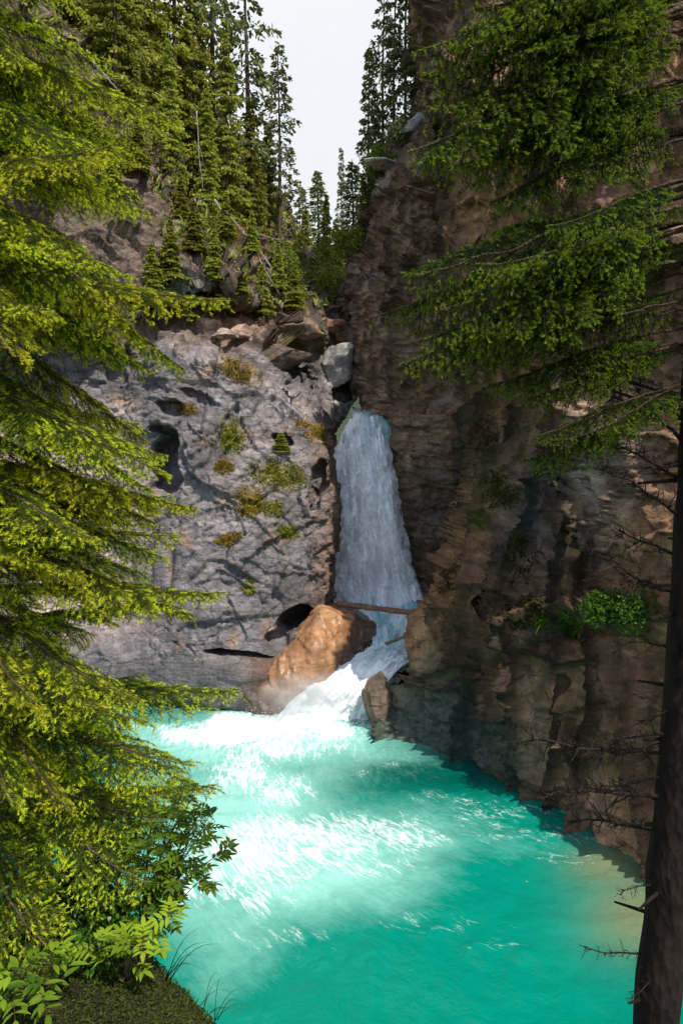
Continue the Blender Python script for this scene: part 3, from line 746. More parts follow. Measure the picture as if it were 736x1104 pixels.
def pool():
    x = np.arange(-10, 7, .045); y = np.arange(3.0, 21, .045)
    X, Y = np.meshgrid(x, y); P = np.stack([X.ravel(), Y.ravel(), 0 * X.ravel()], 1)
    px, py, _ = proj(P)
    wx = px + 24 * vnoise(P * .9, 2) + 9 * vnoise(P * 2.6, 3); wy = py + 10 * vnoise(P * 1.0 + 7, 4) + 4 * vnoise(P * 2.8, 8)
    def g(lst):
        o = np.zeros(len(P))
        for (cx, cy, rx, ry, w) in lst:
            o = np.maximum(o, (w * 1.05 if w > .85 else w * .9) * np.exp(-.5 * (((wx - cx) / rx) ** 2 + ((wy - cy) / ry) ** 2) ** 1.2))
        return o
    foam = np.maximum(g(FOAM), g(STRK)); milk = g(MILK)
    shoal = np.exp(-(((px - 690) / 55) ** 2 + ((py - 985) / 45) ** 2)) + .8 * np.exp(-(((px - 650) / 40) ** 2 + ((py - 930) / 22) ** 2))
    deep_refl = np.clip(np.exp(-(((px - 470) / 120) ** 2 + ((py - 832) / 28) ** 2)) * 1.1 + np.exp(-(((px - 200) / 60) ** 2 + ((py - 767) / 7) ** 2)) + .25 * sstep(600, 700, px) , 0, 1)  # darker emerald water, with the dark wall's reflection painted in
    # swirling flow coordinate: stretched along the arc the current takes round the pool
    c0 = at_z(620, 800, 0); rx_, ry_ = P[:, 0] - c0[0], P[:, 1] - c0[1]
    rad = np.sqrt(rx_ ** 2 + ry_ ** 2); ang = np.arctan2(ry_, rx_)
    flow = np.stack([rad * 1.6, ang * 3.2, 0 * rad], 1)
    turb = np.clip(foam * 1.1, 0, 1)
    P[:, 2] = .05 * fbm(np.stack([rad * 1.2, ang * 5, 0 * rad], 1), 4, 21) + .028 * fbm(P * 3.2, 3, 22) + turb * (.12 * fbm(P * 2.2, 4, 23) + .05)
    inflow = np.exp(-(((px - 335) / 55) ** 2 + ((py - 788) / 14) ** 2)); P[:, 2] += inflow * (.18 + .25 * fbm(P * 3.0, 4, 24))
    me = make_mesh('pool_water', P, grid_faces(len(y), len(x))[:, ::-1], M_water, attrs={'foam': foam, 'milk': milk, 'deep_refl': deep_refl, 'shoal': np.clip(shoal, 0, 1)})
    a = me.attributes.new('flow', 'FLOAT_VECTOR', 'POINT'); a.data.foreach_set('vector', flow.astype(np.float32).ravel())
    tag(link('pool_water', me), kind='structure')


pool()


def fall_material():
    m, nt, N, L = new_mat('falling_water')
    out = nd(nt, 'ShaderNodeOutputMaterial'); b = nd(nt, 'ShaderNodeBsdfPrincipled')
    tint = nd(nt, 'ShaderNodeAttribute', attribute_name='tint'); uv = nd(nt, 'ShaderNodeAttribute', attribute_name='flow')
    n1 = nd(nt, 'ShaderNodeTexNoise', Scale=1.6, Detail=10.0, Roughness=.75, Distortion=.4); L.new(uv.outputs['Vector'], n1.inputs['Vector'])
    r = ramp(nt, [(.32, .74), (.46, 1.0), (.58, 1.15)]); L.new(n1.outputs['Fac'], r.inputs[0])
    c = mixc(nt, tint.outputs['Color'], r.outputs[0], 1.0, 'MULTIPLY')
    L.new(c, b.inputs['Base Color']); b.inputs['Roughness'].default_value = .55; b.inputs['Specular IOR Level'].default_value = .3
    ed = nd(nt, 'ShaderNodeAttribute', attribute_name='cover'); ad = nd(nt, 'ShaderNodeMath', operation='ADD'); L.new(ed.outputs['Fac'], ad.inputs[0]); L.new(n1.outputs['Fac'], ad.inputs[1])
    al = ramp(nt, [(.62, 0), (.80, 1)]); L.new(ad.outputs[0], al.inputs[0]); L.new(al.outputs[0], b.inputs['Alpha'])
    bp = nd(nt, 'ShaderNodeBump', Strength=.7, Distance=.1); L.new(n1.outputs['Fac'], bp.inputs['Height']); L.new(bp.outputs[0], b.inputs['Normal'])
    L.new(b.outputs[0], out.inputs[0])
    return m


M_fall = fall_material()


def flow_sheet(name, net, step, amp, colfun, su, sv, edge=(.0, .16), wisps=None):
    G = loft(net, step, 3); nv, nu = G.shape[:2]; N = grid_normals(G).reshape(-1, 3); P = G.reshape(-1, 3)
    s = np.cumsum(np.concatenate([[0], np.linalg.norm(np.diff(G.mean(1), axis=0), axis=1)])); w = np.cumsum(np.concatenate([[0], np.linalg.norm(np.diff(G.mean(0), axis=0), axis=1)]))
    S, Wd = np.meshgrid(s, w, indexing='ij'); S, Wd = S.ravel(), Wd.ravel()
    flow = np.stack([Wd * su, S * sv, 0 * S], 1)
    px, py, _ = proj(P)
    d = amp * (fbm(flow * np.array([.7, .7, 1]), 5, 501, .55) + .5 * fbm(P * 2.4, 4, 505, .6))
    P = P + N * d[:, None]
    c = colfun(P, flow, px, py, d / amp)
    wn = Wd / Wd.max(); cover = np.minimum(sstep(0, max(edge[0], 1e-3), wn) if edge[0] else 1 + 0 * wn, sstep(0, edge[1], 1 - wn) if edge[1] else 1 + 0 * wn) * 1.1 - .1
    if wisps is not None: cover = cover * wisps
    me = make_mesh(name, P, grid_faces(nv, nu), M_fall, cols={'tint': c}, attrs={'cover': cover})
    a = me.attributes.new('flow', 'FLOAT_VECTOR', 'POINT'); a.data.foreach_set('vector', flow.astype(np.float32).ravel())
    return tag(link(name, me), kind='structure')


def col_fall(P, fl, px, py, d):
    n = fbm(fl, 5, 601, .6)
    c = lerp(np.array([[.84, .85, .84]]), np.array([1.0, .985, .96]), sstep(-.45, .35, n + .25 * d))
    lip = np.exp(-(((px - 408) / 14) ** 2 + ((py - 465) / 26) ** 2)) + .8 * np.exp(-((py - 446) / 6) ** 2) * sstep(384, 398, px)
    return lerp(c, np.array([.16, .40, .38]), np.clip(lip, 0, .8))


FALL_net = [
 [(380,440,28),(388,440,28),(398,441,28),(412,442,27),(420,443,28)],
 [(380,449,24.4),(388,448,24.2),(394,447,24.0),(410,448,23.9),(420,449,25)],
 [(367,464,23.5),(376,462,23.2),(396,462,23.1),(414,463,23.0),(424,463,24.2)],
 [(352,500,23.0),(374,500,22.6),(397,500,22.4),(420,500,22.3),(432,500,23.6)],
 [(350,560,22.5),(374,560,22.0),(402,560,21.8),(430,560,21.6),(442,560,23)],
 [(350,610,22.1),(376,610,21.6),(406,610,21.3),(438,610,21.2),(452,610,22.4)],
 [(350,640,21.8),(378,640,21.2),(410,640,20.9),(446,640,20.7),(462,640,21.6)],
 [(350,680,21.4),(380,680,20.7),(414,680,20.4),(454,680,20.2),(474,680,20.8)]]
flow_sheet('waterfall', FALL_net, .03, .24, col_fall, 2.4, .75)
flow_sheet('waterfall', [[(px, py, Y - .28) for (px, py, Y) in row] for row in FALL_net[1:]], .035, .26, lambda P, fl, px, py, d: np.full((len(P), 3), .97), 2.8, .6, (.25, .3), .20)


def col_casc(P, fl, px, py, d):
    n = fbm(fl, 5, 611, .6)
    w = sstep(695, 730, py)
    a = lerp(np.array([[.30, .55, .60]]), np.array([.78, .90, .93]), sstep(-.35, .35, n))
    b_ = lerp(np.array([[.78, .84, .86]]), np.array([.95, .97, .98]), sstep(-.5, .1, n + .3 * d))
    return a * (1 - w)[:, None] + b_ * w[:, None]


flow_sheet('cascade', [
 [(355,632,22),(400,632,22),(450,634,21.8),(480,640,21.4)],
 [(372,652,20.8),(412,652,20.6),(448,655,20.2),(468,656,19.8)],
 [(396,676,19.4),(418,677,19.2),(438,679,18.9),(458,680,18.5)],
 [(400,694,18.6),(416,696,18.3),(432,698,18.0),(450,700,17.6)],
 [(366,712,18.0),(392,714,17.6),(416,712,17.3),(436,714,17.2)],
 [(330,738,17.1),(362,738,16.9),(390,738,16.8),(412,740,16.8)],
 [(296,772,16.9),(338,764,16.6),(375,768,16.75),(396,775,16.7)],
 [(290,812,17.0),(340,805,16.6),(382,810,16.5),(402,815,16.5)]], .028, .26, col_casc, 3.5, 1.2, (.10, .0))


def spray():
    """drops thrown up where the water lands"""
    r = np.random.default_rng(5); C = []
    def cloud(n, px, py, Y, sx, sy, sz, size):
        c = at(px, py, Y); C.append(np.concatenate([c + r.normal(size=(n, 3)) * np.array([sx, sy, sz]), size * r.uniform(.4, 1.3, (n, 1))], 1))
    def along(n, path, sx, size):
        K = np.array([at(*q) for q in path]); t = r.random(n) * (len(K) - 1); k = np.minimum(t.astype(int), len(K) - 2); w = (t - k)[:, None]
        c = K[k] * (1 - w) + K[k + 1] * w + r.normal(size=(n, 3)) * np.array([sx, .12, .12]); C.append(np.concatenate([c, size * r.uniform(.4, 1.3, (n, 1))], 1))
    along(5000, [(424, 700, 18.1), (404, 716, 17.6), (372, 744, 17.1), (345, 772, 16.8)], .28, .011)
    cloud(3500, 338, 778, 16.7, .75, .3, .13, .010); cloud(1600, 375, 756, 16.9, .35, .25, .2, .010); cloud(1200, 405, 640, 20.9, .8, .3, .2, .011)
    along(2500, [(392, 450, 24.0), (390, 500, 22.7), (392, 560, 22.1), (398, 625, 21.5)], .45, .012)
    C = np.concatenate(C); C = C[C[:, 2] > 0]
    o = np.array([[1, 0, 0], [-1, 0, 0], [0, 1, 0], [0, -1, 0], [0, 0, 1], [0, 0, -1]], float)
    t = np.array([[0, 2, 4], [2, 1, 4], [1, 3, 4], [3, 0, 4], [2, 0, 5], [1, 2, 5], [3, 1, 5], [0, 3, 5]])
    V = (C[:, None, :3] + o[None] * C[:, None, 3:]).reshape(-1, 3); T = (t[None] + 6 * np.arange(len(C))[:, None, None]).reshape(-1, 3)
    me = make_mesh('spray', V, T, M_fall, cols={'tint': np.full((len(V), 3), .9)}, attrs={'cover': np.ones(len(V))})
    tag(link('spray', me), 'white spray thrown up where the water lands', 'spray', kind='stuff')


spray()

def mist(px, py, Y, size, dens, label, seed):
    import bmesh
    bm = bmesh.new(); bmesh.ops.create_icosphere(bm, subdivisions=3, radius=1); V = np.array([v.co for v in bm.verts]); T = np.array([[v.index for v in f.verts] for f in bm.faces]); bm.free()
    m, nt, N, L = new_mat('mist'); out = nd(nt, 'ShaderNodeOutputMaterial'); v = nd(nt, 'ShaderNodeVolumeScatter'); tc = nd(nt, 'ShaderNodeTexCoord')
    v.inputs['Color'].default_value = (.97, .98, 1, 1); v.inputs['Anisotropy'].default_value = .1
    ln = nd(nt, 'ShaderNodeVectorMath', operation='LENGTH'); L.new(tc.outputs['Object'], ln.inputs[0])
    mr = nd(nt, 'ShaderNodeMapRange'); mr.inputs[1].default_value = .15; mr.inputs[2].default_value = 1.0; mr.inputs[3].default_value = 1; mr.inputs[4].default_value = 0; L.new(ln.outputs['Value'], mr.inputs[0])
    nz = nd(nt, 'ShaderNodeTexNoise', Scale=2.2, Detail=3.0); L.new(tc.outputs['Object'], nz.inputs['Vector'])
    r = ramp(nt, [(.35, 0), (.7, 1)]); L.new(nz.outputs['Fac'], r.inputs[0])
    a = nd(nt, 'ShaderNodeMath', operation='MULTIPLY'); L.new(mr.outputs[0], a.inputs[0]); L.new(r.outputs[0], a.inputs[1])
    b = nd(nt, 'ShaderNodeMath', operation='MULTIPLY'); L.new(a.outputs[0], b.inputs[0]); b.inputs[1].default_value = dens; L.new(b.outputs[0], v.inputs['Density'])
    L.new(v.outputs[0], out.inputs['Volume'])
    o = link('mist', make_mesh('mist', V, T, m), None, at(px, py, Y)); o.scale = size
    tag(o, label, 'mist', kind='stuff')


mist(332, 750, 16.7, (1.3, .6, .7), 4.5, 'white mist over the foot of the cascade', 1)
mist(404, 612, 20.9, (1.3, .7, .8), 2.0, 'pale mist at the foot of the waterfall', 2)

# ------------------------------------------------------------------ spruce
def needles(mb, A, B, ta, tb, dens, Ln, Wd, r, spread=.85):
    A, B = np.asarray(A, float), np.asarray(B, float)
    ln = np.linalg.norm(B - A, axis=1); n = np.maximum((ln * dens).astype(int), 1)
    k = np.repeat(np.arange(len(A)), n); t = r.random(len(k))
    d = (B - A)[k] / (ln[k][:, None] + 1e-9); p = A[k] + (B - A)[k] * t[:, None]
    q = r.normal(size=(len(k), 3)); q[:, 2] += .35; q -= d * (q * d).sum(1)[:, None]; q /= np.linalg.norm(q, axis=1)[:, None] + 1e-9
    a = d * .8 + q * spread; a /= np.linalg.norm(a, axis=1)[:, None]
    s = np.cross(a, r.normal(size=(len(k), 3))); s /= np.linalg.norm(s, axis=1)[:, None] + 1e-9
    L_ = Ln * r.uniform(.75, 1.2, len(k))[:, None]
    V = np.stack([p - s * Wd / 2, p + s * Wd / 2, p + a * L_], 1).reshape(-1, 3)
    tip = np.asarray(ta)[k] + (np.asarray(tb) - np.asarray(ta))[k] * t
    tip = np.clip(tip + r.normal(size=len(k)) * .08, 0, 1)
    mb.add(V, np.arange(len(V)).reshape(-1, 3), None, np.repeat(tip, 3))


def spruce_branch(length, seed, droop=.3, lat=.34, dens=520, Ln=.019, Wd=.0034, tipf=1.0, gap=.15, hang=.25):
    """a spray along +X: returns wood mesh builder and needle mesh builder"""
    r = np.random.default_rng(seed); wood, ndl = MB(), MB()
    t = np.linspace(0, 1, 24)
    side = np.cumsum(r.normal(size=24)) * .008 * length
    ax = np.stack([t * length, side, length * (.10 * t - droop * t ** 2 + .10 * t ** 5)], 1)
    tube(wood, ax, .013 * length / 1.8 * (1 - t) ** .8 + .0025, 6)
    A, B, ta, tb = [], [], [], []; FA, FB = [], []
    for i in range(23):
        if t[i] > gap * .7: A.append(ax[i]); B.append(ax[i + 1]); ta.append(.75 * (t[i] > .9)); tb.append(.9 * (t[i + 1] > .9))
    nl = int(length / .026)
    for j in range(nl):
        u = gap + (1 - gap) * (j + r.random()) / nl
        if u > .985: continue
        k = min(int(u * 23), 22); w = u * 23 - k
        p0 = ax[k] * (1 - w) + ax[k + 1] * w; d = ax[k + 1] - ax[k]; d /= np.linalg.norm(d)
        sgn = 1 if j % 2 else -1
        Lt = lat * length * (min((u - gap) / .22, 1) * .7 + .3) * (1 - u) ** .75 * r.uniform(.6, 1.1) + .05
        perp = np.array([-d[1], d[0], 0]); perp /= np.linalg.norm(perp)
        an = math.radians(r.uniform(42, 62)); dl = d * math.cos(an) + perp * sgn * math.sin(an); dl[2] += r.normal() * .10 - .03
        m = max(int(Lt / .05), 2); tt = np.linspace(0, 1, m + 1)
        lp = p0 + dl * (Lt * tt)[:, None]; lp[:, 2] -= hang * Lt * tt ** 1.8
        if Lt > .09: tube(wood, lp, .0035 * (1 - tt * .7), 3, cap=False)
        for s in range(m):
            A.append(lp[s]); B.append(lp[s + 1]); e = tipf * (s == m - 1); ta.append(.12 * tt[s] + .5 * e); tb.append(.12 * tt[s + 1] + .75 * e)
            if Lt > .12 and s < m:
                for sg2 in (-1, 1):
                    if r.random() < .12: continue
                    ls = (.42 * Lt * (1 - tt[s]) + .035) * r.uniform(.5, 1.0); ls = min(ls, .17)
                    dd = lp[s + 1] - lp[s]; dd /= np.linalg.norm(dd); pp = np.array([-dd[1], dd[0], 0]); pp /= np.linalg.norm(pp) + 1e-9
                    a2 = math.radians(r.uniform(35, 55)); d2 = dd * math.cos(a2) + pp * sg2 * math.sin(a2); d2[2] += r.normal() * .12 - .08
                    q0 = lp[s] + (lp[s + 1] - lp[s]) * r.random(); mid = q0 + d2 * ls * .55; end = q0 + d2 * ls; end[2] -= .10 * ls
                    new = tipf * (r.random() < .8)
                    if new: FA.append(mid); FB.append(end)
                    A += [q0, mid]; B += [mid, end]; ta += [.03, .35 * new]; tb += [.12, 1.0 * new]
    needles(ndl, A, B, ta, tb, dens, Ln, Wd, r)
    needles(ndl, FA, FB, np.full(len(FA), .7), np.full(len(FA), 1.0), dens * .75, Ln * .9, Wd * 1.7, r, .6)
    return wood, ndl


def branch_pair(name, args, mat):
    w, n = spruce_branch(**args)
    return w.mesh('branch', M_twig), n.mesh('foliage', mat, smooth=False)


def put_branch(pair, parent, loc, az, pitch, roll=0, scale=1.0):
    b = link('branch', pair[0], parent); b.location = loc
    b.rotation_mode = 'XYZ'
    b.rotation_euler = (roll, -pitch, az); b.scale = (scale,) * 3
    f = link('foliage', pair[1], b)
    return b


def trunk_mesh(h, r0, r1, seed, lean=(0, 0), mat=None, sides=14, n=60, stubs=0):
    r = np.random.default_rng(seed); mb = MB(); z = np.linspace(0, h, n)
    p = np.stack([lean[0] * z + .03 * np.sin(z * .9 + seed), lean[1] * z + .03 * np.cos(z * .7), z], 1)
    rad = r0 + (r1 - r0) * (z / h); rad = rad * (1 + .12 * np.exp(-z / .5) + .05 * r.normal(size=n))
    tube(mb, p, rad, sides)
    for _ in range(stubs):
        zz = r.uniform(.2, h * .9); a = r.uniform(0, 2 * math.pi); R_ = r0 + (r1 - r0) * zz / h; b0 = np.array([lean[0] * zz, lean[1] * zz, zz]); dd = np.array([math.cos(a), math.sin(a), -.1])
        tube(mb, [b0 + dd * R_ * .5, b0 + dd * (R_ + r.uniform(.04, .16))], [.012, .005], 5)
    V = np.concatenate(mb.v)
    return mb.mesh('trunk', mat)


# ---- left foreground spruce
TL = at(-85, 700, 5.2); base = np.array([TL[0], TL[1], 3.0])
lt = empty('spruce_tree', base)
tag(lt, 'big spruce with bright lime green branch tips filling the left edge beside the pool', 'tree')
link('trunk', trunk_mesh(11, .19, .07, 3, mat=M_bark), lt)
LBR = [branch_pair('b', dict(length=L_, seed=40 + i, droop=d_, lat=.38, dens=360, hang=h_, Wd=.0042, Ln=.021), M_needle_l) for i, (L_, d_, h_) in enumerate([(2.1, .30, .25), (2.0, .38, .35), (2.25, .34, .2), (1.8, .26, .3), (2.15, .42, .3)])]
r_ = np.random.default_rng(77); nb = 0
for z in np.arange(.85, 9.6, .34):
    zz = base[2] + z
    k = (4 if int(z / .34) % 2 else 3) if z < 8 else 3
    for j in range(k):
        az = math.radians(-62 + 124 * (j + r_.uniform(.1, .9)) / k + r_.normal() * 6)
        sc = r_.uniform(.82, 1.12) * (1.0 if z < 6 else 1.0 - .07 * (z - 6))
        if nb >= 92: continue
        put_branch(LBR[nb % 5], lt, (0, 0, z + r_.uniform(-.12, .12)), az, math.radians(r_.uniform(-24, 10)), r_.normal() * .35, sc); nb += 1

for k, (z, az, pi_, sc) in enumerate([(.45, -38, -6, .9), (.6, -8, -10, .95), (.75, -58, -4, .9), (2.35, -5, -10, 1.05), (1.9, 12, -12, 1.05), (2.9, -20, -10, 1.05), (1.5, -18, -8, 1.05), (3.4, 6, -12, 1.0)]):
    put_branch(LBR[k % 5], lt, (0, 0, z), math.radians(az), math.radians(pi_), .2 * (-1) ** k, sc)

# ---- right foreground spruce
TR = at(722, 800, 3.0); baser = np.array([TR[0] + .015, TR[1], 3.2])
rt = empty('spruce_tree', baser)
tag(rt, 'dark trunked spruce at the right edge with bare dead lower branches and green upper boughs', 'tree')
link('trunk', trunk_mesh(8.2, .108, .04, 5, mat=M_bark, stubs=40), rt)
RLEN = [1.9, 1.7, 2.0, 1.6]
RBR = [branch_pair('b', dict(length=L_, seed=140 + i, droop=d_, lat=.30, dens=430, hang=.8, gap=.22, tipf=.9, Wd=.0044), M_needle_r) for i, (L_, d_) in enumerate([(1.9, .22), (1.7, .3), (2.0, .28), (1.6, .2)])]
r_ = np.random.default_rng(78); nb = 0
BOUGHS = [(560,150),(520,205),(590,190),(620,70),(690,150),(560,262),(620,230),(680,60),(480,185),(700,230),(660,10),(585,130),(600,250),(680,280),(545,55),(470,110),(600,100),(650,120),(640,290),(540,165),(405,345),(425,378),(450,300),(480,385),(470,335),(520,405),(560,425),(520,300),(600,335),(650,400),(580,370),(540,340),(610,400),(445,355),(500,350),
          (560,505),(610,480),(650,450),(580,465),(640,360),(670,330),
          (450,100),(440,148),(500,45),(455,55),(520,120),(560,60),(620,30),(480,-10),(560,-30),(640,-60),(470,130),(520,20),(580,10),(530,80)]
for (tx, ty) in BOUGHS:
    oy = ty - (722 - tx) * r_.uniform(.25, .55)
    o_ = at(722, oy, 3.0); o_[0] = baser[0]; o_[1] = baser[1]; e_ = at(tx, ty, 3.0 + r_.uniform(-.42, .42)); v_ = e_ - o_; L_ = np.linalg.norm(v_)
    k = nb % 4; nb += 1
    put_branch(RBR[k], rt, tuple(o_ - baser), math.atan2(v_[1], v_[0]), math.asin(v_[2] / L_) + .05, r_.normal() * .5, L_ / RLEN[k])
for z in np.arange(3.6, 5.6, .4):
    for j in range(2):
        put_branch(RBR[nb % 4], rt, (0, 0, z + r_.uniform(-.12, .12)), math.radians(-75 + 150 * (j + r_.uniform(.1, .9)) / 3), math.radians(r_.uniform(-30, -10)), r_.normal() * .2, r_.uniform(.45, .7)); nb += 1


def dead_branch(length, seed):
    r = np.random.default_rng(seed); mb = MB(); t = np.linspace(0, 1, 14)
    ax = np.stack([t * length, np.cumsum(r.normal(size=14)) * .012 * length, length * (-.10 * t - .12 * t ** 2 + .20 * t ** 4) + np.cumsum(r.normal(size=14)) * .006], 1)
    tube(mb, ax, .014 * (1 - t) + .0042, 6)
    for _ in range(int(24 * length)):
        u = r.uniform(.25, .98); k = int(u * 13); p0 = ax[k]; L_ = r.uniform(.05, .26) * (1.1 - u * .6)
        d = np.array([r.uniform(.2, .9), r.normal() * .8, r.normal() * .6 - .25]); d /= np.linalg.norm(d)
        s = np.linspace(0, 1, 5); q = p0 + d * (L_ * s)[:, None] + np.cumsum(r.normal(size=(5, 3)), 0) * .007
        tube(mb, q, .0058 * (1 - s * .5), 4)
        if r.random() < .6:
            q2 = q[2] + np.outer(np.linspace(0, 1, 4), (d + r.normal(size=3) * .7) * L_ * .5); tube(mb, q2, [.0045, .004, .003, .002], 3)
    return mb.mesh('dead_branch', M_dead)


DBR = [dead_branch(L_, 300 + i) for i, L_ in enumerate([1.1, .9, 1.3, .7])]
for i, (py, az, sc) in enumerate([(1028, 172, .45), (1045, 215, .4), (800, 176, .85), (812, 160, .7), (790, 195, .6), (858, 182, .95), (866, 168, .6), (893, 178, .9), (835, 200, .5), (900, 150, .5), (640, 190, .55), (600, 165, .6), (560, 200, .7), (520, 172, .6), (480, 185, .7), (700, 160, .4), (950, 205, .35), (455, 165, .8), (430, 178, .9), (760, 210, .5), (1070, 30, .4), (1010, 15, .4)]):
    p = at(722, py, 3.0); sc *= .75
    b = link('dead_branch', DBR[i % 4], rt); b.location = (0, 0, p[2] - baser[2]); up = .12 if py > 700 else .45
    b.rotation_euler = (i * .7, -up if py < 700 else .02, math.radians(az)); b.scale = (sc,) * 3


# ---- spruces on the hillsides
def crown_mesh(h, R_, seed, whorl=.34, per=6, mat=None, bare=.12, fill=1.0, size=1.0, shape=.8, droop=.35):
    r = np.random.default_rng(seed); P0, D, S, T = [], [], [], []
    z = bare * h
    while z < h - .05:
        f = (z - bare * h) / (h - bare * h); rad = R_ * (1 - f) ** shape * r.uniform(.65, 1.15) + .08
        n = max(3, int(per * r.uniform(.6, 1.2)))
        a0 = r.uniform(0, 6.28)
        for j in range(n):
            if r.random() < .10: continue
            a = a0 + j * 6.283 / n + r.normal() * .25; L_ = rad * r.uniform(.55, 1.15); z0 = z + r.normal() * .1
            d = np.array([math.cos(a), math.sin(a), 0]); pr = np.array([-d[1], d[0], 0]); m = int((10 + 46 * L_) * fill)
            u = r.uniform(.12, 1, m) ** .75; lat_ = r.normal(size=m) * .30 * L_ * (1.05 - u) ** .7
            zz = z0 + L_ * (.12 * u - droop * u ** 2) - np.abs(lat_) * .3 - r.random(m) ** 2 * .10
            P0.append(d * (u * L_)[:, None] + pr * lat_[:, None] + np.array([0, 0, 1.]) * zz[:, None])
            dd = d * .7 + pr * (np.sign(lat_) * .7)[:, None] + r.normal(size=(m, 3)) * .35; dd[:, 2] -= .35
            D.append(dd / np.linalg.norm(dd, axis=1)[:, None]); S.append(r.uniform(.10, .22, m) * size); T.append(np.clip(.15 + .75 * u * r.uniform(.3, 1.1, m), 0, 1))
        z += whorl * r.uniform(.8, 1.2) * (1 - .3 * f)
    P0, D, S, T = np.concatenate(P0), np.concatenate(D), np.concatenate(S), np.concatenate(T)
    s = np.cross(D, r.normal(size=D.shape)); s /= np.linalg.norm(s, axis=1)[:, None] + 1e-9
    wv = (S * .24)[:, None]
    V = np.stack([P0 - s * wv * .5, P0 + s * wv * .5, P0 + D * (S * .55)[:, None] + s * wv, P0 + D * S[:, None], P0 + D * (S * .55)[:, None] - s * wv], 1).reshape(-1, 3)
    i = np.arange(len(P0))[:, None] * 5
    tr = np.concatenate([i + np.array([[0, 1, 2]]), i + np.array([[0, 2, 3]]), i + np.array([[0, 3, 4]])])
    return make_mesh('crown', V, tr, mat, attrs={'tip': np.repeat(T, 5)}, smooth=False)


CR = {
 'dense': [crown_mesh(10, 1.75, 500 + i, mat=M_needle_b, bare=.06, fill=1.25, per=8) for i in range(3)],
 'slim': [crown_mesh(10, 1.05, 520 + i, mat=M_needle_b, bare=.10, fill=1.1, per=7) for i in range(2)],
 'sparse': [crown_mesh(10, 1.35, 540 + i, mat=M_needle_g, bare=.28, whorl=.42, fill=.9, per=5, shape=.5, size=1.1) for i in range(3)],
 'grey': [crown_mesh(10, 1.15, 560 + i, mat=M_needle_g, bare=.12, fill=1.0, per=6, shape=.6) for i in range(3)],
 'young': [crown_mesh(10, 3.0, 580 + i, mat=M_needle_b, bare=.03, whorl=.6, fill=1.3, per=8, size=2.5, shape=.9) for i in range(2)],
}
TRK = [trunk_mesh(9.9, .13, .02, 600 + i, mat=M_bark_b, sides=8, n=24) for i in range(3)]
cnt = {}


def hill_tree(kind, px, top, bot, Y, label, group, name='spruce_tree', wide=1.0, lean=0):
    b = at(px, bot, Y); t = at(px, top, Y); h = t[2] - b[2]
    k = cnt.get(kind, 0); cnt[kind] = k + 1
    e = empty(name, b); s = h / 10.0; ws = max(s * wide, .12)
    e.rotation_euler = (0, math.radians(lean), 0)
    tag(e, label, 'tree', group)
    c = link('crown', CR[kind][k % len(CR[kind])], e); c.scale = (ws, ws, s); c.rotation_euler = (0, 0, k * 1.7)
    tr = link('trunk', TRK[k % 3], e); tr.scale = (min(ws, 1.1), min(ws, 1.1), s); tr.rotation_euler = (0, 0, k)
    return e


GL = 'spruces crowding the left hillside'; GR = 'spruces on top of the right cliff'; GM = 'trees at the far end of the gorge'
LEFT_TREES = [
 ('dense', 30, -260, 85, 25, 'dark spruce at the top left corner above the lime green boughs', .8),
 ('dense', 85, -230, 110, 26, 'dense spruce second from the top left corner on the hillside', .8),
 ('dense', 128, -200, 165, 25.5, 'wide mid green spruce leaning over the pinkish rock bank on the left', .85),
 ('dense', 160, -150, 190, 27, 'thick spruce between the rock bank and the brown tinted spruce', .8),
 ('slim', 192, -190, 215, 28, 'narrow dark spruce in the middle of the left hillside', .95),
 ('dense', 212, -120, 238, 28.5, 'brown tinted dense spruce right of the middle of the left hillside', .6),
 ('sparse', 232, -260, 235, 30, 'tall bare stemmed spruce cut off by the top of the photo', .75),
 ('dense', 246, 20, 255, 29, 'green spruce in front of the tall bare stemmed ones', .75),
 ('sparse', 268, -110, 262, 31, 'tall thin spruce with open crown left of the sky gap', .85),
 ('dense', 272, 110, 280, 30.5, 'bushy lower spruce at the foot of the open crowned spruces', .85),
 ('sparse', 302, 48, 268, 33, 'open crowned grey green spruce standing out against the white sky', .95),
 ('slim', 290, 130, 285, 33.5, 'slender spruce just under the open crowned one by the sky', 1.2),
 ('dense', 225, 90, 245, 27.6, 'short full spruce above the mossy overhang', .8),
 ('dense', 185, 40, 212, 26.5, 'lower full spruce behind the grey dead sticks', .8),
 ('dense', 150, 60, 190, 24.8, 'short spruce at the crest of the rock bank', .8),
]
for (k, px, t, b, Y, lab, w) in LEFT_TREES: hill_tree(k, px, t, b, Y, lab, GL, wide=w)
MID_TREES = [
 ('grey', 343, 184, 330, 48, 'dark pointed spruce rising in the middle of the far gorge', 1.35),
 ('dense', 352, 210, 342, 36, 'full brownish spruce with a bare orange stem at the gorge end', .75),
 ('slim', 330, 225, 330, 42, 'small spruce left of the dark pointed one', 1.35),
 ('dense', 318, 245, 318, 36, 'yellow green spruce behind the bleached sticks', .8),
 ('grey', 368, 158, 330, 50, 'thin almost bare spruce beside the right cliff', .55),
 ('grey', 380, 170, 320, 44, 'narrow grey spruce close to the edge of the right cliff', 1.35),
 ('slim', 362, 235, 345, 40, 'little spruce right of the full brownish one', 1.35),
 ('grey', 310, 215, 310, 52, 'distant spruce top beside the open crowned spruce', 1.35),
 ('grey', 326, 200, 315, 58, 'farthest spruce tip under the white sky', 1.35),
 ('dense', 376, 262, 350, 38, 'short dark spruce in the corner below the right cliff', .7),
 ('dense', 300, 262, 318, 32, 'rounded spruce above the ledge of bleached sticks', .8),
]
for (k, px, t, b, Y, lab, w) in MID_TREES: hill_tree(k, px, t, b, Y, lab, GM, wide=w)
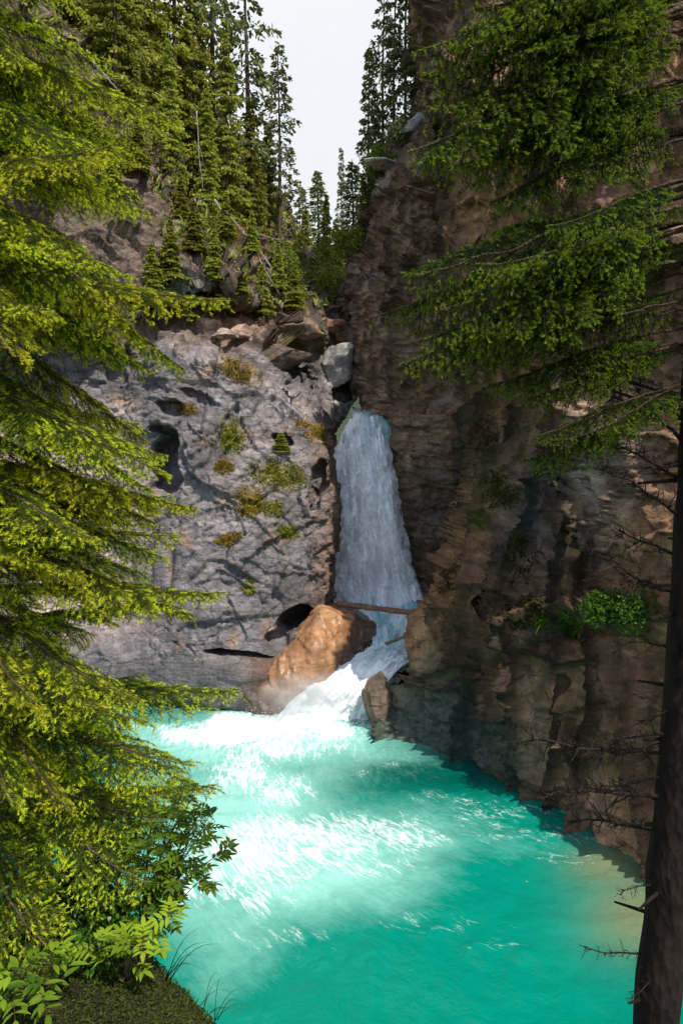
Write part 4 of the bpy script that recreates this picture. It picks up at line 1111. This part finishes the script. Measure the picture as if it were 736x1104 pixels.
RIGHT_TREES = [
 ('grey', 397, 45, 245, 30, 'leftmost spruce against the sky on the right cliff', .8),
 ('sparse', 412, -20, 215, 29.5, 'second spruce from the left on the right cliff with a forked look', .75),
 ('sparse', 424, -70, 195, 29, 'bare stemmed spruce in the middle of the right cliff group', .6),
 ('sparse', 436, -120, 185, 28.5, 'tall dark stemmed spruce cut off by the top of the photo on the right cliff', .6),
 ('grey', 448, -60, 165, 28, 'rightmost spruce of the clifftop group beside the rock edge', .8),
 ('grey', 405, 110, 262, 28.6, 'short spruce hanging over the lip of the right cliff', .9),
 ('slim', 392, 190, 285, 28.5, 'small spruce clinging to the face below the clifftop group', 1.4),
]
for (k, px, t, b, Y, lab, w) in RIGHT_TREES: hill_tree(k, px, t, b, Y, lab, GR, wide=w)
GS = 'young spruces on the left rock'
for (px, t, b, lab, w) in [(283, 283, 336, 'young layered spruce on the ledge above the grey rock', .9), (185, 235, 300, 'young spruce growing from the blue grey overhang', 1.0), (303, 466, 484, 'tiny spruce seedling in the dark hollow of the grey rock', .8),
                           (165, 262, 316, 'yellow green young spruce left of the overhang', 1.1), (232, 245, 300, 'young spruce on the mossy top of the overhang', .9), (210, 215, 268, 'low young spruce between the overhang and the hillside spruces', 1.1), (150, 128, 182, 'young spruce beside the dry grass on the rock bank', 1.0), (196, 190, 232, 'small leaning spruce on the bank above the overhang', 1.0), (244, 205, 252, 'young spruce rising from the orange brown crest', .9),
                           (300, 262, 308, 'young spruce beside the bleached sticks', .9), (318, 285, 330, 'little round spruce near the gorge end', 1.0), (272, 226, 268, 'narrow young spruce behind the bleached sticks', .8), (120, 150, 205, 'young spruce half hidden by the lime green boughs', 1.1), (260, 283, 312, 'pale young spruce right of the mossy overhang', .9)]:
    hp = hit(px, b, ['left_cliff']); hill_tree('young', px, t, b + 3, hp[0][1], lab, GS, name='young_spruce', wide=w)


# ------------------------------------------------------------------ moss, grass, bushes, sticks, leafy plants
def blades(P, N, L0, L1, Wd, r, up=.5, spread=.6, a=None, name='moss_patch', mat=None):
    m = len(P); d = N * (1 - up) + np.array([0, 0, up]) + r.normal(size=(m, 3)) * spread; d /= np.linalg.norm(d, axis=1)[:, None]
    s = np.cross(d, r.normal(size=(m, 3))); s /= np.linalg.norm(s, axis=1)[:, None] + 1e-9
    L_ = r.uniform(L0, L1, m)[:, None]; b = P - N * .02; mid = b + d * L_ * .55; tip = b + d * L_; tip[:, 2] -= L_[:, 0] * .15
    V = np.stack([b - s * Wd / 2, b + s * Wd / 2, mid + s * Wd * .45, tip, mid - s * Wd * .45], 1).reshape(-1, 3); i = np.arange(m)[:, None] * 5
    tr = np.concatenate([i + np.array([[0, 1, 2]]), i + np.array([[0, 2, 4]]), i + np.array([[4, 2, 3]])])
    t = r.random(m) if a is None else np.clip(a + r.normal(size=m) * .25, 0, 1)
    tt = np.repeat(t, 5).reshape(-1, 5) * np.array([.4, .4, .8, 1.1, .8])
    return V, tr, np.clip(tt.ravel(), 0, 1)


def surface_patch(name, px, py, rx, ry, patch, n, L0, L1, Wd, mat, label, cat, group, up=.5, spread=.5, seed=0, a=None, ang=0):
    """a clump of short blades growing on the rock around one spot"""
    p = PATCH[patch]; r = np.random.default_rng(seed + int(px * 7 + py))
    h0 = hit(px, py, [patch])
    c, s = math.cos(math.radians(ang)), math.sin(math.radians(ang))
    X, Y = p['px'] - px, p['py'] - py
    e = ((X * c + Y * s) / rx) ** 2 + ((-X * s + Y * c) / ry) ** 2
    idx = np.where((e < 1.6) & (np.abs(p['z'] - h0[2]) < .7))[0]
    if len(idx) < 3: print('no surface for', label); return None
    w = np.exp(-1.2 * e[idx]) * np.clip(.5 + vnoise(p['P'][idx] * 3.5, seed + 3), 0, 1) + 1e-6; idx = r.choice(idx, n, p=w / w.sum())
    org = h0[0]; V, tr, t = blades(p['P'][idx] + r.normal(size=(n, 3)) * .02, p['N'][idx], L0, L1, Wd, r, up, spread, a)
    me = make_mesh(name, V - org, tr, mat, attrs={'tip': t}, smooth=False)
    return tag(link(name, me, None, org), label, cat, group)


GMoss = 'moss patches on the left rock'
for (px, py, rx, ry, ang, mt, n, lab) in MOSS_L:
    surface_patch('moss_patch', px, py, rx, ry, 'left_cliff', int(n * 1.6), .03, .11, .03, M_mossg if mt else M_moss, lab, 'moss', GMoss, .5, .55, 3, None, ang)
GMoss2 = 'moss patches on the right cliff'
for (px, py, rx, ry, ang, n, lab) in [
 (498, 540, 10, 26, 20, 900, 'long dark moss streak on the ridge of the right buttress'),
 (484, 618, 14, 18, 20, 900, 'dark moss pad low on the ridge of the right buttress'),
 (540, 530, 22, 16, 10, 1200, 'dark moss pad under the hanging spruce boughs'),
 (552, 660, 34, 16, 0, 1500, 'wide olive moss pad beside the grassy ledge'),
 (520, 470, 14, 22, 15, 900, 'moss hanging beside the tip of the lowest spruce bough'),
 (560, 600, 18, 26, 0, 900, 'olive moss patch above the wide pad on the right cliff'),
]:
    surface_patch('moss_patch', px, py, rx, ry, 'right_cliff_above_pool', n, .04, .12, .03, M_dmoss, lab, 'moss', GMoss2, .4, .55, 5, None, ang)
surface_patch('grass_tuft', 610, 672, 28, 8, 'right_cliff_above_pool', 1400, .15, .45, .018, M_leafb, 'bright green grass on the ledge of the right cliff', 'grass', None, .6, .45, 6, .45)
surface_patch('grass_tuft', 172, 168, 22, 20, 'left_cliff', 900, .2, .6, .03, M_dry, 'dry straw coloured grass hanging over the left rock bank', 'grass', None, .1, .4, 7, .5, 45)
surface_patch('grass_tuft', 120, 110, 22, 14, 'left_cliff', 700, .2, .5, .03, M_dry, 'dry grass on the rock bank near the lime green boughs', 'grass', None, .1, .4, 8, .4, 45)


def bush(px, py, Y, rad, n, mat, label, name='bush', size=.09, seed=0, group=None, squash=.8):
    r = np.random.default_rng(700 + seed); mb = MB(); c = at(px, py, Y); ends = []
    for k in range(9):
        a = r.uniform(0, 6.28); e = np.array([math.cos(a) * r.uniform(.2, .8), math.sin(a) * r.uniform(.2, .8), r.uniform(.5, 1.5) * squash]) * rad
        s = np.linspace(0, 1, 6)[:, None]; tube(mb, e * s + np.array([0, 0, 1.]) * (.2 * rad * s * (1 - s)), np.linspace(.02, .006, 6) * rad, 4); ends.append(e)
    st = mb.mesh('stem', M_twig); lf = []
    for e in ends:
        q = r.normal(size=(n // 9, 3)); q /= np.linalg.norm(q, axis=1)[:, None]; lf.append(e + q * (rad * .55 * r.random((n // 9, 1)) ** .45))
    P = np.concatenate(lf); nn = r.normal(size=P.shape); nn[:, 2] += .4; nn /= np.linalg.norm(nn, axis=1)[:, None]
    V, tr, t = blades(P, nn, size * .7, size * 1.4, size * .55, r, .2, .8)
    o = empty(name, c); tag(o, label, 'bush', group); link('stem', st, o); link('leaves', make_mesh('leaves', V, tr, mat, attrs={'tip': t}, smooth=False), o)
    return o


GB = 'bushes on the gorge slopes'
for i, (px, py, Y, rad, lab) in enumerate([(318, 285, 33, 1.6, 'rounded pale green bush at the gorge end behind the sticks'), (336, 312, 33, 1.2, 'pale bush below the far spruces'), (302, 292, 30, 1.1, 'light green bush over the bleached sticks'),
     (385, 268, 28.5, .9, 'grey green bush on the side of the right cliff'), (412, 178, 27, .6, 'yellow green bush on the corner of the right cliff'), (226, 262, 25.4, .8, 'low bush at the mossy overhang'), (346, 340, 30, .7, 'small bush on the lit grey rocks'), (108, 175, 22.5, .9, 'dark bush under the left rock bank'), (60, 140, 21.5, 1.0, 'shady bush behind the lime green boughs'),
     (372, 315, 34, 1.2, 'dull bush in the corner by the right cliff')]):
    hp = at(px, py, Y); bush(px, py + rad * 18, Y, rad, 2600, M_bushleaf if i in (0, 2, 4) else M_needle_b, lab, seed=i, group=GB, size=.11)
p = hit(665, 650, ['right_cliff_above_pool']); bush(668, 672, p[0][1] - .1, .6, 3000, M_leaf, 'leafy green bush beside the trunk on the ledge of the right cliff', size=.06, seed=20, squash=.55)
bush(70, 1010, 5.0, .55, 2400, M_leaf, 'dark leafy undergrowth on the mossy bank beneath the lime green boughs', size=.05, seed=30)
bush(118, 1052, 4.5, .38, 1800, M_leaf, 'small dark bush on the lip of the mossy bank', size=.045, seed=31)
bush(20, 1030, 4.6, .5, 2200, M_leaf, 'dark bush at the left edge of the mossy bank', size=.05, seed=32)
p = hit(438, 176, ['right_cliff_beside_fall']); bush(432, 160, 25.2, .6, 1500, M_needle_g, 'grey brush on the clifftop beside the rightmost spruce', size=.1, seed=21)


def stick(name, pts, r0, r1, mat, label, cat='log', group=None, twigs=0, seed=0, wob=.03):
    r = np.random.default_rng(900 + seed); P = np.array([at(*q) for q in pts]); s = np.linspace(0, len(P) - 1, 16); k = np.clip(s.astype(int), 0, len(P) - 2); w = (s - k)[:, None]
    Q = P[k] * (1 - w) + P[k + 1] * w; Q += np.cumsum(r.normal(size=Q.shape), 0) * wob * .3; o = Q[0].copy(); mb = MB(); rad = np.linspace(r0, r1, 16) * (1 + .1 * r.normal(size=16))
    tube(mb, Q - o, rad, 10)
    L_ = np.linalg.norm(Q[-1] - Q[0])
    for _ in range(twigs):
        i = r.integers(4, 15); d = r.normal(size=3) * .6 + (Q[-1] - Q[0]) / L_; d /= np.linalg.norm(d); l2 = r.uniform(.08, .3) * L_
        tube(mb, Q[i] - o + np.outer(np.linspace(0, 1, 5), d * l2) + np.cumsum(r.normal(size=(5, 3)), 0) * .012, np.linspace(rad[i] * .5, rad[i] * .15, 5), 4)
    return tag(link(name, mb.mesh(name, mat), None, o), label, cat, group)


stick('fallen_log', [(364, 651, 19.3), (405, 656, 18.6), (474, 664, 17.4)], .085, .07, M_redlog, 'long reddish brown log wedged across the stream below the waterfall', seed=1, wob=.01)
stick('driftwood_stick', [(416, 694, 17.9), (436, 686, 17.4), (458, 676, 16.9)], .045, .03, M_redlog, 'thin stick slanting over the chute below the long log', seed=2, wob=.01)
GD = 'bleached dead sticks on the left slope'
for i, (pts, r0, lab) in enumerate([
 ([(243, 228, 26), (262, 250, 25.6), (300, 258, 26)], .022, 'curved bleached stick over the orange brown moss crest'),
 ([(262, 250, 25.6), (285, 290, 25.4), (302, 318, 25.6)], .03, 'long bleached stick lying down the slope above the ledge'),
 ([(207, 236, 23.6), (212, 222, 23.6), (215, 208, 23.6)], .035, 'short upright pale broken stick by the overhang'),
 ([(232, 215, 26), (250, 240, 25.6), (262, 262, 25.5)], .035, 'grey stick slanting behind the moss crest'),
 ([(278, 268, 26), (300, 300, 26), (312, 322, 26.4)], .035, 'forked grey stick beside the young layered spruce'),
 ([(88, 55, 22), (110, 78, 22), (125, 95, 22)], .04, 'pale stick near the top left boughs'),
 ([(212, 120, 25), (214, 165, 25), (218, 205, 25)], .022, 'thin dead stem among the left hillside spruces'),
]):
    stick('dead_stick', pts, r0, r0 * .4, M_greywood, lab, 'stick', GD, 5, 10 + i)

# boulders resting in the hollow under the overhang, and the block by the chute
def boulder(px, py, Y, size, col, label, seed, group=None, rotz=0, sub=4, rough=.18, mat=None):
    r = np.random.default_rng(seed); import bmesh
    bm = bmesh.new(); bmesh.ops.create_icosphere(bm, subdivisions=sub, radius=1)
    V = np.array([v.co for v in bm.verts]); T = np.array([[v.index for v in f.verts] for f in bm.faces]); bm.free()
    for _ in range(16):                                                      # cut flat facets
        n = r.normal(size=3); n /= np.linalg.norm(n); k = r.uniform(.38, .72); d = V @ n; V = V - n * np.maximum(d - k, 0)[:, None]
    V = V / np.abs(V).max(0); nrm = V / np.linalg.norm(V, axis=1)[:, None]
    V = V * np.array(size); V = V + nrm * (rough * np.mean(size) * fbm(V * 1.6 / np.mean(size) + seed, 4, seed))[:, None]; V = V + nrm * (.05 * np.mean(size) * fbm(V * 8 / np.mean(size), 3, seed + 3))[:, None]
    f = fbm(V * 2.2, 4, seed + 9); c = np.array([col]) * (1 + .4 * f)[:, None]
    me = make_mesh('boulder', V, T, mat or M_rock, attrs={'wet': np.full(len(V), .2)}, cols={'tint': np.clip(c, .01, .9)})
    o = link('boulder', me, None, at(px, py, Y)); o.rotation_euler = (0, 0, rotz)
    return tag(o, label, 'boulder', group)


GBo = 'boulders on the rocks'
boulder(222, 352, 22.6, (.55, .5, .35), (.48, .32, .24), 'pinkish boulder on the left of the hollow under the overhang', 801, GBo)
boulder(258, 356, 22.3, (.42, .4, .27), (.46, .30, .22), 'smaller rounded pinkish boulder on the right of the hollow', 802, GBo)
boulder(240, 361, 21.8, (.5, .35, .2), (.44, .32, .25), 'low flat pink stone in front of the hollow', 803, GBo)
boulder(308, 385, 23.6, (.9, .8, .55), (.15, .11, .085), 'dark blocky boulder above the ledge of the grey rock', 804, GBo, .4)
boulder(330, 357, 25.2, (.8, .7, .4), (.26, .18, .12), 'grey boulder under the green moss cushion', 805, GBo, .2)
boulder(362, 392, 26, (.75, .8, 1.0), (.44, .40, .36), 'pale sunlit boulder beside the lip of the waterfall', 806, GBo, .7)
boulder(358, 352, 27.5, (.5, .5, .35), (.42, .22, .12), 'orange stone at the gorge end by the far trees', 807, GBo)
boulder(407, 752, 16.2, (.42, .5, 1.05), (.21, .14, .10), 'tall brown block standing between the cascade and the right cliff', 810, GBo, .5, 5, .12)
boulder(418, 178, 26, (1.0, .6, .22), (.5, .47, .43), 'pale slab on the edge of the right cliff', 811, GBo, .3)
boulder(442, 142, 25.4, (.9, .8, .5), (.36, .33, .3), 'grey boulder on top of the right cliff', 812, GBo, .3)


# undergrowth on the hillside (too many leaves to count)
def undergrowth():
    p = PATCH['left_cliff']; r = np.random.default_rng(31)
    m = np.where((p['P'][:, 1] > 22.0) & (p['py'] < 330) & (p['N'][:, 2] > .02) & (p['px'] > -60))[0]
    w = np.clip(.35 + vnoise(p['P'][m] * .8, 9), 0, 1) + 1e-6
    idx = r.choice(m, 30000, p=w / w.sum()); V, tr, t = blades(p['P'][idx], p['N'][idx], .12, .5, .08, r, .5, .6)
    tag(link('undergrowth', make_mesh('undergrowth', V, tr, M_needle_b, attrs={'tip': t}, smooth=False)), 'low green plants covering the hillside soil', 'undergrowth', kind='stuff')
    p = PATCH['mossy_bank']; m = np.where((p['px'] < 330) & (p['px'] > -200) & (p['py'] < 1250))[0]
    idx = r.choice(m, 70000); V, tr, t = blades(p['P'][idx], p['N'][idx], .012, .045, .009, r, .4, .6)
    tag(link('bank_moss', make_mesh('bank_moss', V, tr, M_bmoss, attrs={'tip': t}, smooth=False)), 'dark moss covering the bank under the left spruce', 'moss', kind='stuff')


undergrowth()


def leaflet(mb, p, d, n, L_, Wd, tip):
    """pointed folded leaf"""
    d = d / np.linalg.norm(d); s = np.cross(d, n); s /= np.linalg.norm(s) + 1e-9; n = np.cross(s, d)
    u = np.array([0, .2, .45, .7, .9, 1.0]); w = np.array([.05, .75, 1, .72, .3, 0]) * Wd / 2
    mid = p + np.outer(u * L_, d) - np.outer(L_ * .22 * u ** 2, n)
    Lf = mid + np.outer(w, s) + np.outer(w * .35, n); Rt = mid - np.outer(w, s) + np.outer(w * .35, n)
    V = np.concatenate([mid, Lf, Rt]); q = []
    for i in range(5): q += [[i, i + 1, 6 + i + 1, 6 + i], [i, 12 + i, 12 + i + 1, i + 1]]
    mb.add(V, None, q, tip)


def leafy_shrub(base, stems, seed, label, name='leafy_shrub', leaf=.10, tipv=.5, nper=7, flowers=(), pairs=3):
    r = np.random.default_rng(seed); st, lf = MB(), MB(); base = np.asarray(base)
    for e in stems:
        e = np.asarray(e) - base; s = np.linspace(0, 1, 12); pts = e * s[:, None] + np.array([0, 0, 1.]) * (.12 * np.sin(math.pi * s) * np.linalg.norm(e))[:, None] + np.cumsum(r.normal(size=(12, 3)), 0) * .008
        tube(st, pts, np.linspace(.007, .002, 12), 5)
        for j in range(nper):
            k = 4 + int(7.9 * (j + .5) / nper); p0 = pts[min(k, 11)]; a = r.uniform(0, 6.28)
            d = np.array([math.cos(a), math.sin(a), r.uniform(-.15, .35)]); d += .4 * e / np.linalg.norm(e); d /= np.linalg.norm(d); L_ = leaf * r.uniform(1.2, 2.0)
            ss = np.linspace(0, 1, 5)[:, None]; rp = p0 + d * L_ * ss - np.array([0, 0, .25]) * L_ * ss ** 2; tube(st, rp, np.linspace(.0025, .0012, 5), 4)
            nrm = np.array([r.normal() * .2, r.normal() * .2, 1]); pr = np.cross(d, nrm); pr /= np.linalg.norm(pr); tv = np.clip(tipv + r.normal() * .22, 0, 1)
            for g in range(pairs):
                q = rp[min(2 + g, 4)]
                for sg in (-1, 1): leaflet(lf, q, d * .55 + pr * sg + np.array([0, 0, r.normal() * .1]), nrm, leaf * r.uniform(.75, 1.05), leaf * .34, tv)
            leaflet(lf, rp[-1], d + np.array([0, 0, -.15]), nrm, leaf * 1.1, leaf * .38, tv)
    o = empty(name, base); tag(o, label, 'shrub'); link('stem', st.mesh('stem', M_twig), o); link('leaves', lf.mesh('leaves', M_leafb), o)
    for f in flowers:
        mb = MB(); c = np.asarray(f) - base; q = r.normal(size=(140, 3)); q /= np.linalg.norm(q, axis=1)[:, None]
        V, tr, t = blades(c + q * .016 * r.uniform(.5, 1, (140, 1)), q, .004, .012, .006, r, .1, .4); link('flower_head', make_mesh('flower_head', V, tr, M_flower, attrs={'tip': t}, smooth=False), o)
    return o


b0 = hit(150, 1045, ['mossy_bank'])[0]
leafy_shrub(b0, [at(px, py, Y) for (px, py, Y) in [(170, 850, 4.9), (205, 862, 4.8), (228, 885, 4.7), (235, 915, 4.6), (190, 880, 5.0), (150, 880, 5.0), (215, 905, 4.8), (175, 915, 4.7), (225, 935, 4.7), (140, 915, 4.9), (196, 935, 4.8), (160, 945, 4.7), (212, 850, 5.0), (120, 930, 4.9), (236, 870, 4.8)]], 51,
            'leafy green shrub with pointed leaflets growing over the pool below the lime green boughs', leaf=.075, tipv=.35, nper=12, flowers=[at(118, 990, 4.3), at(180, 868, 4.5), at(250, 910, 4.6)])
b1 = hit(135, 1060, ['mossy_bank'])[0]
leafy_shrub(b1, [at(px, py, Y) for (px, py, Y) in [(95, 1020, 4.1), (125, 1015, 4.1), (160, 1005, 4.2), (185, 990, 4.3), (150, 1025, 4.0)]], 52, 'low bright leaflet sprig on the edge of the mossy bank', leaf=.085, tipv=.8, nper=5)
b2 = hit(30, 1092, ['mossy_bank'])[0]
leafy_shrub(b2, [at(px, py, Y) for (px, py, Y) in [(20, 1050, 3.7), (45, 1040, 3.75), (60, 1060, 3.7), (8, 1075, 3.6)]], 53, 'narrow leaved plant in the bottom left corner', leaf=.10, tipv=.35, nper=6, pairs=2)


def grass(base_px, tips, seed, label, mat, w=.005):
    r = np.random.default_rng(seed); b = hit(*base_px, ['mossy_bank'])[0]; mb = MB()
    for (px, py, Y) in tips:
        e = at(px, py, Y) - b; s = np.linspace(0, 1, 8); st = np.array([r.normal() * .05, r.normal() * .03, 0])
        pts = st + e * s[:, None] + np.array([0, 0, .10]) * np.sin(math.pi * s)[:, None]; tube(mb, pts, w * .5 * (1 - s * .85), 4, .3)
    return tag(link('grass_tuft', mb.mesh('grass_tuft', mat), None, b), label, 'grass')


grass((222, 1104), [(245, 1052, 4.0), (258, 1062, 4.0), (266, 1072, 4.0), (272, 1086, 3.9), (238, 1060, 4.1), (280, 1096, 3.9), (228, 1058, 4.1), (250, 1090, 3.9), (262, 1100, 3.9)], 61, 'thin grass blades at the tip of the mossy bank over the water', M_leafb, .006)
grass((185, 1060), [(232, 1010, 4.2), (240, 1016, 4.2), (222, 1000, 4.3), (215, 1022, 4.2), (228, 1045, 4.2), (205, 1050, 4.2)], 62, 'bare thin twigs reaching over the water from the mossy bank', M_dead, .008)

# ------------------------------------------------------------------ light, sky, camera
EL, AZ = math.radians(58), (.61, -.79)
sdir = Vector((AZ[0] * math.cos(EL), AZ[1] * math.cos(EL), math.sin(EL)))
sun = bpy.data.lights.new('sun', 'SUN'); sun.energy = 4.9; sun.angle = math.radians(.5); sun.color = (1, .95, .86)
so = bpy.data.objects.new('sun', sun); COL.objects.link(so); so.rotation_euler = sdir.to_track_quat('Z', 'Y').to_euler(); so.location = (20, -15, 40)

w = bpy.data.worlds.new('World'); scene.world = w; w.use_nodes = True; nt = w.node_tree; nt.nodes.clear()
out = nd(nt, 'ShaderNodeOutputWorld'); bg = nd(nt, 'ShaderNodeBackground', Strength=.195)
sky = nd(nt, 'ShaderNodeTexSky'); sky.sky_type = 'NISHITA'; sky.sun_disc = False; sky.sun_elevation = EL; sky.sun_rotation = math.atan2(AZ[0], AZ[1])
tc = nd(nt, 'ShaderNodeTexCoord'); nz = nd(nt, 'ShaderNodeTexNoise', Scale=2.2, Detail=6.0, Roughness=.55)
nt.links.new(tc.outputs['Generated'], nz.inputs['Vector'])
sep = nd(nt, 'ShaderNodeSeparateXYZ'); nt.links.new(tc.outputs['Generated'], sep.inputs[0])
mm = nd(nt, 'ShaderNodeMath', operation='MULTIPLY_ADD'); nt.links.new(sep.outputs['Y'], mm.inputs[0]); mm.inputs[1].default_value = .45; nt.links.new(nz.outputs['Fac'], mm.inputs[2])
cr = ramp(nt, [(.33, 0), (.58, 1)]); nt.links.new(mm.outputs[0], cr.inputs[0])
cc = ramp(nt, [(.3, (4.1, 4.25, 4.6)), (.7, (5.15, 5.2, 5.25))]); nt.links.new(nz.outputs['Fac'], cc.inputs[0])
c = mixc(nt, sky.outputs[0], cc.outputs[0], cr.outputs[0]); nt.links.new(c, bg.inputs[0]); nt.links.new(bg.outputs[0], out.inputs[0])

cam = bpy.data.cameras.new('camera'); co = bpy.data.objects.new('camera', cam); COL.objects.link(co)
co.location = CAM; co.rotation_euler = (math.radians(90) - PITCH, 0, 0)
cam.sensor_fit = 'VERTICAL'; cam.sensor_height = 36; cam.lens = 36 * F / H0; cam.clip_end = 2000; cam.clip_start = .05
scene.camera = co
scene.view_settings.view_transform = 'Standard'; scene.view_settings.look = 'None'; scene.view_settings.exposure = 0
scene.cycles.volume_bounces = 1; scene.cycles.volume_step_rate = 2.0; scene.cycles.max_bounces = 8; scene.cycles.diffuse_bounces = 3; scene.cycles.transparent_max_bounces = 8
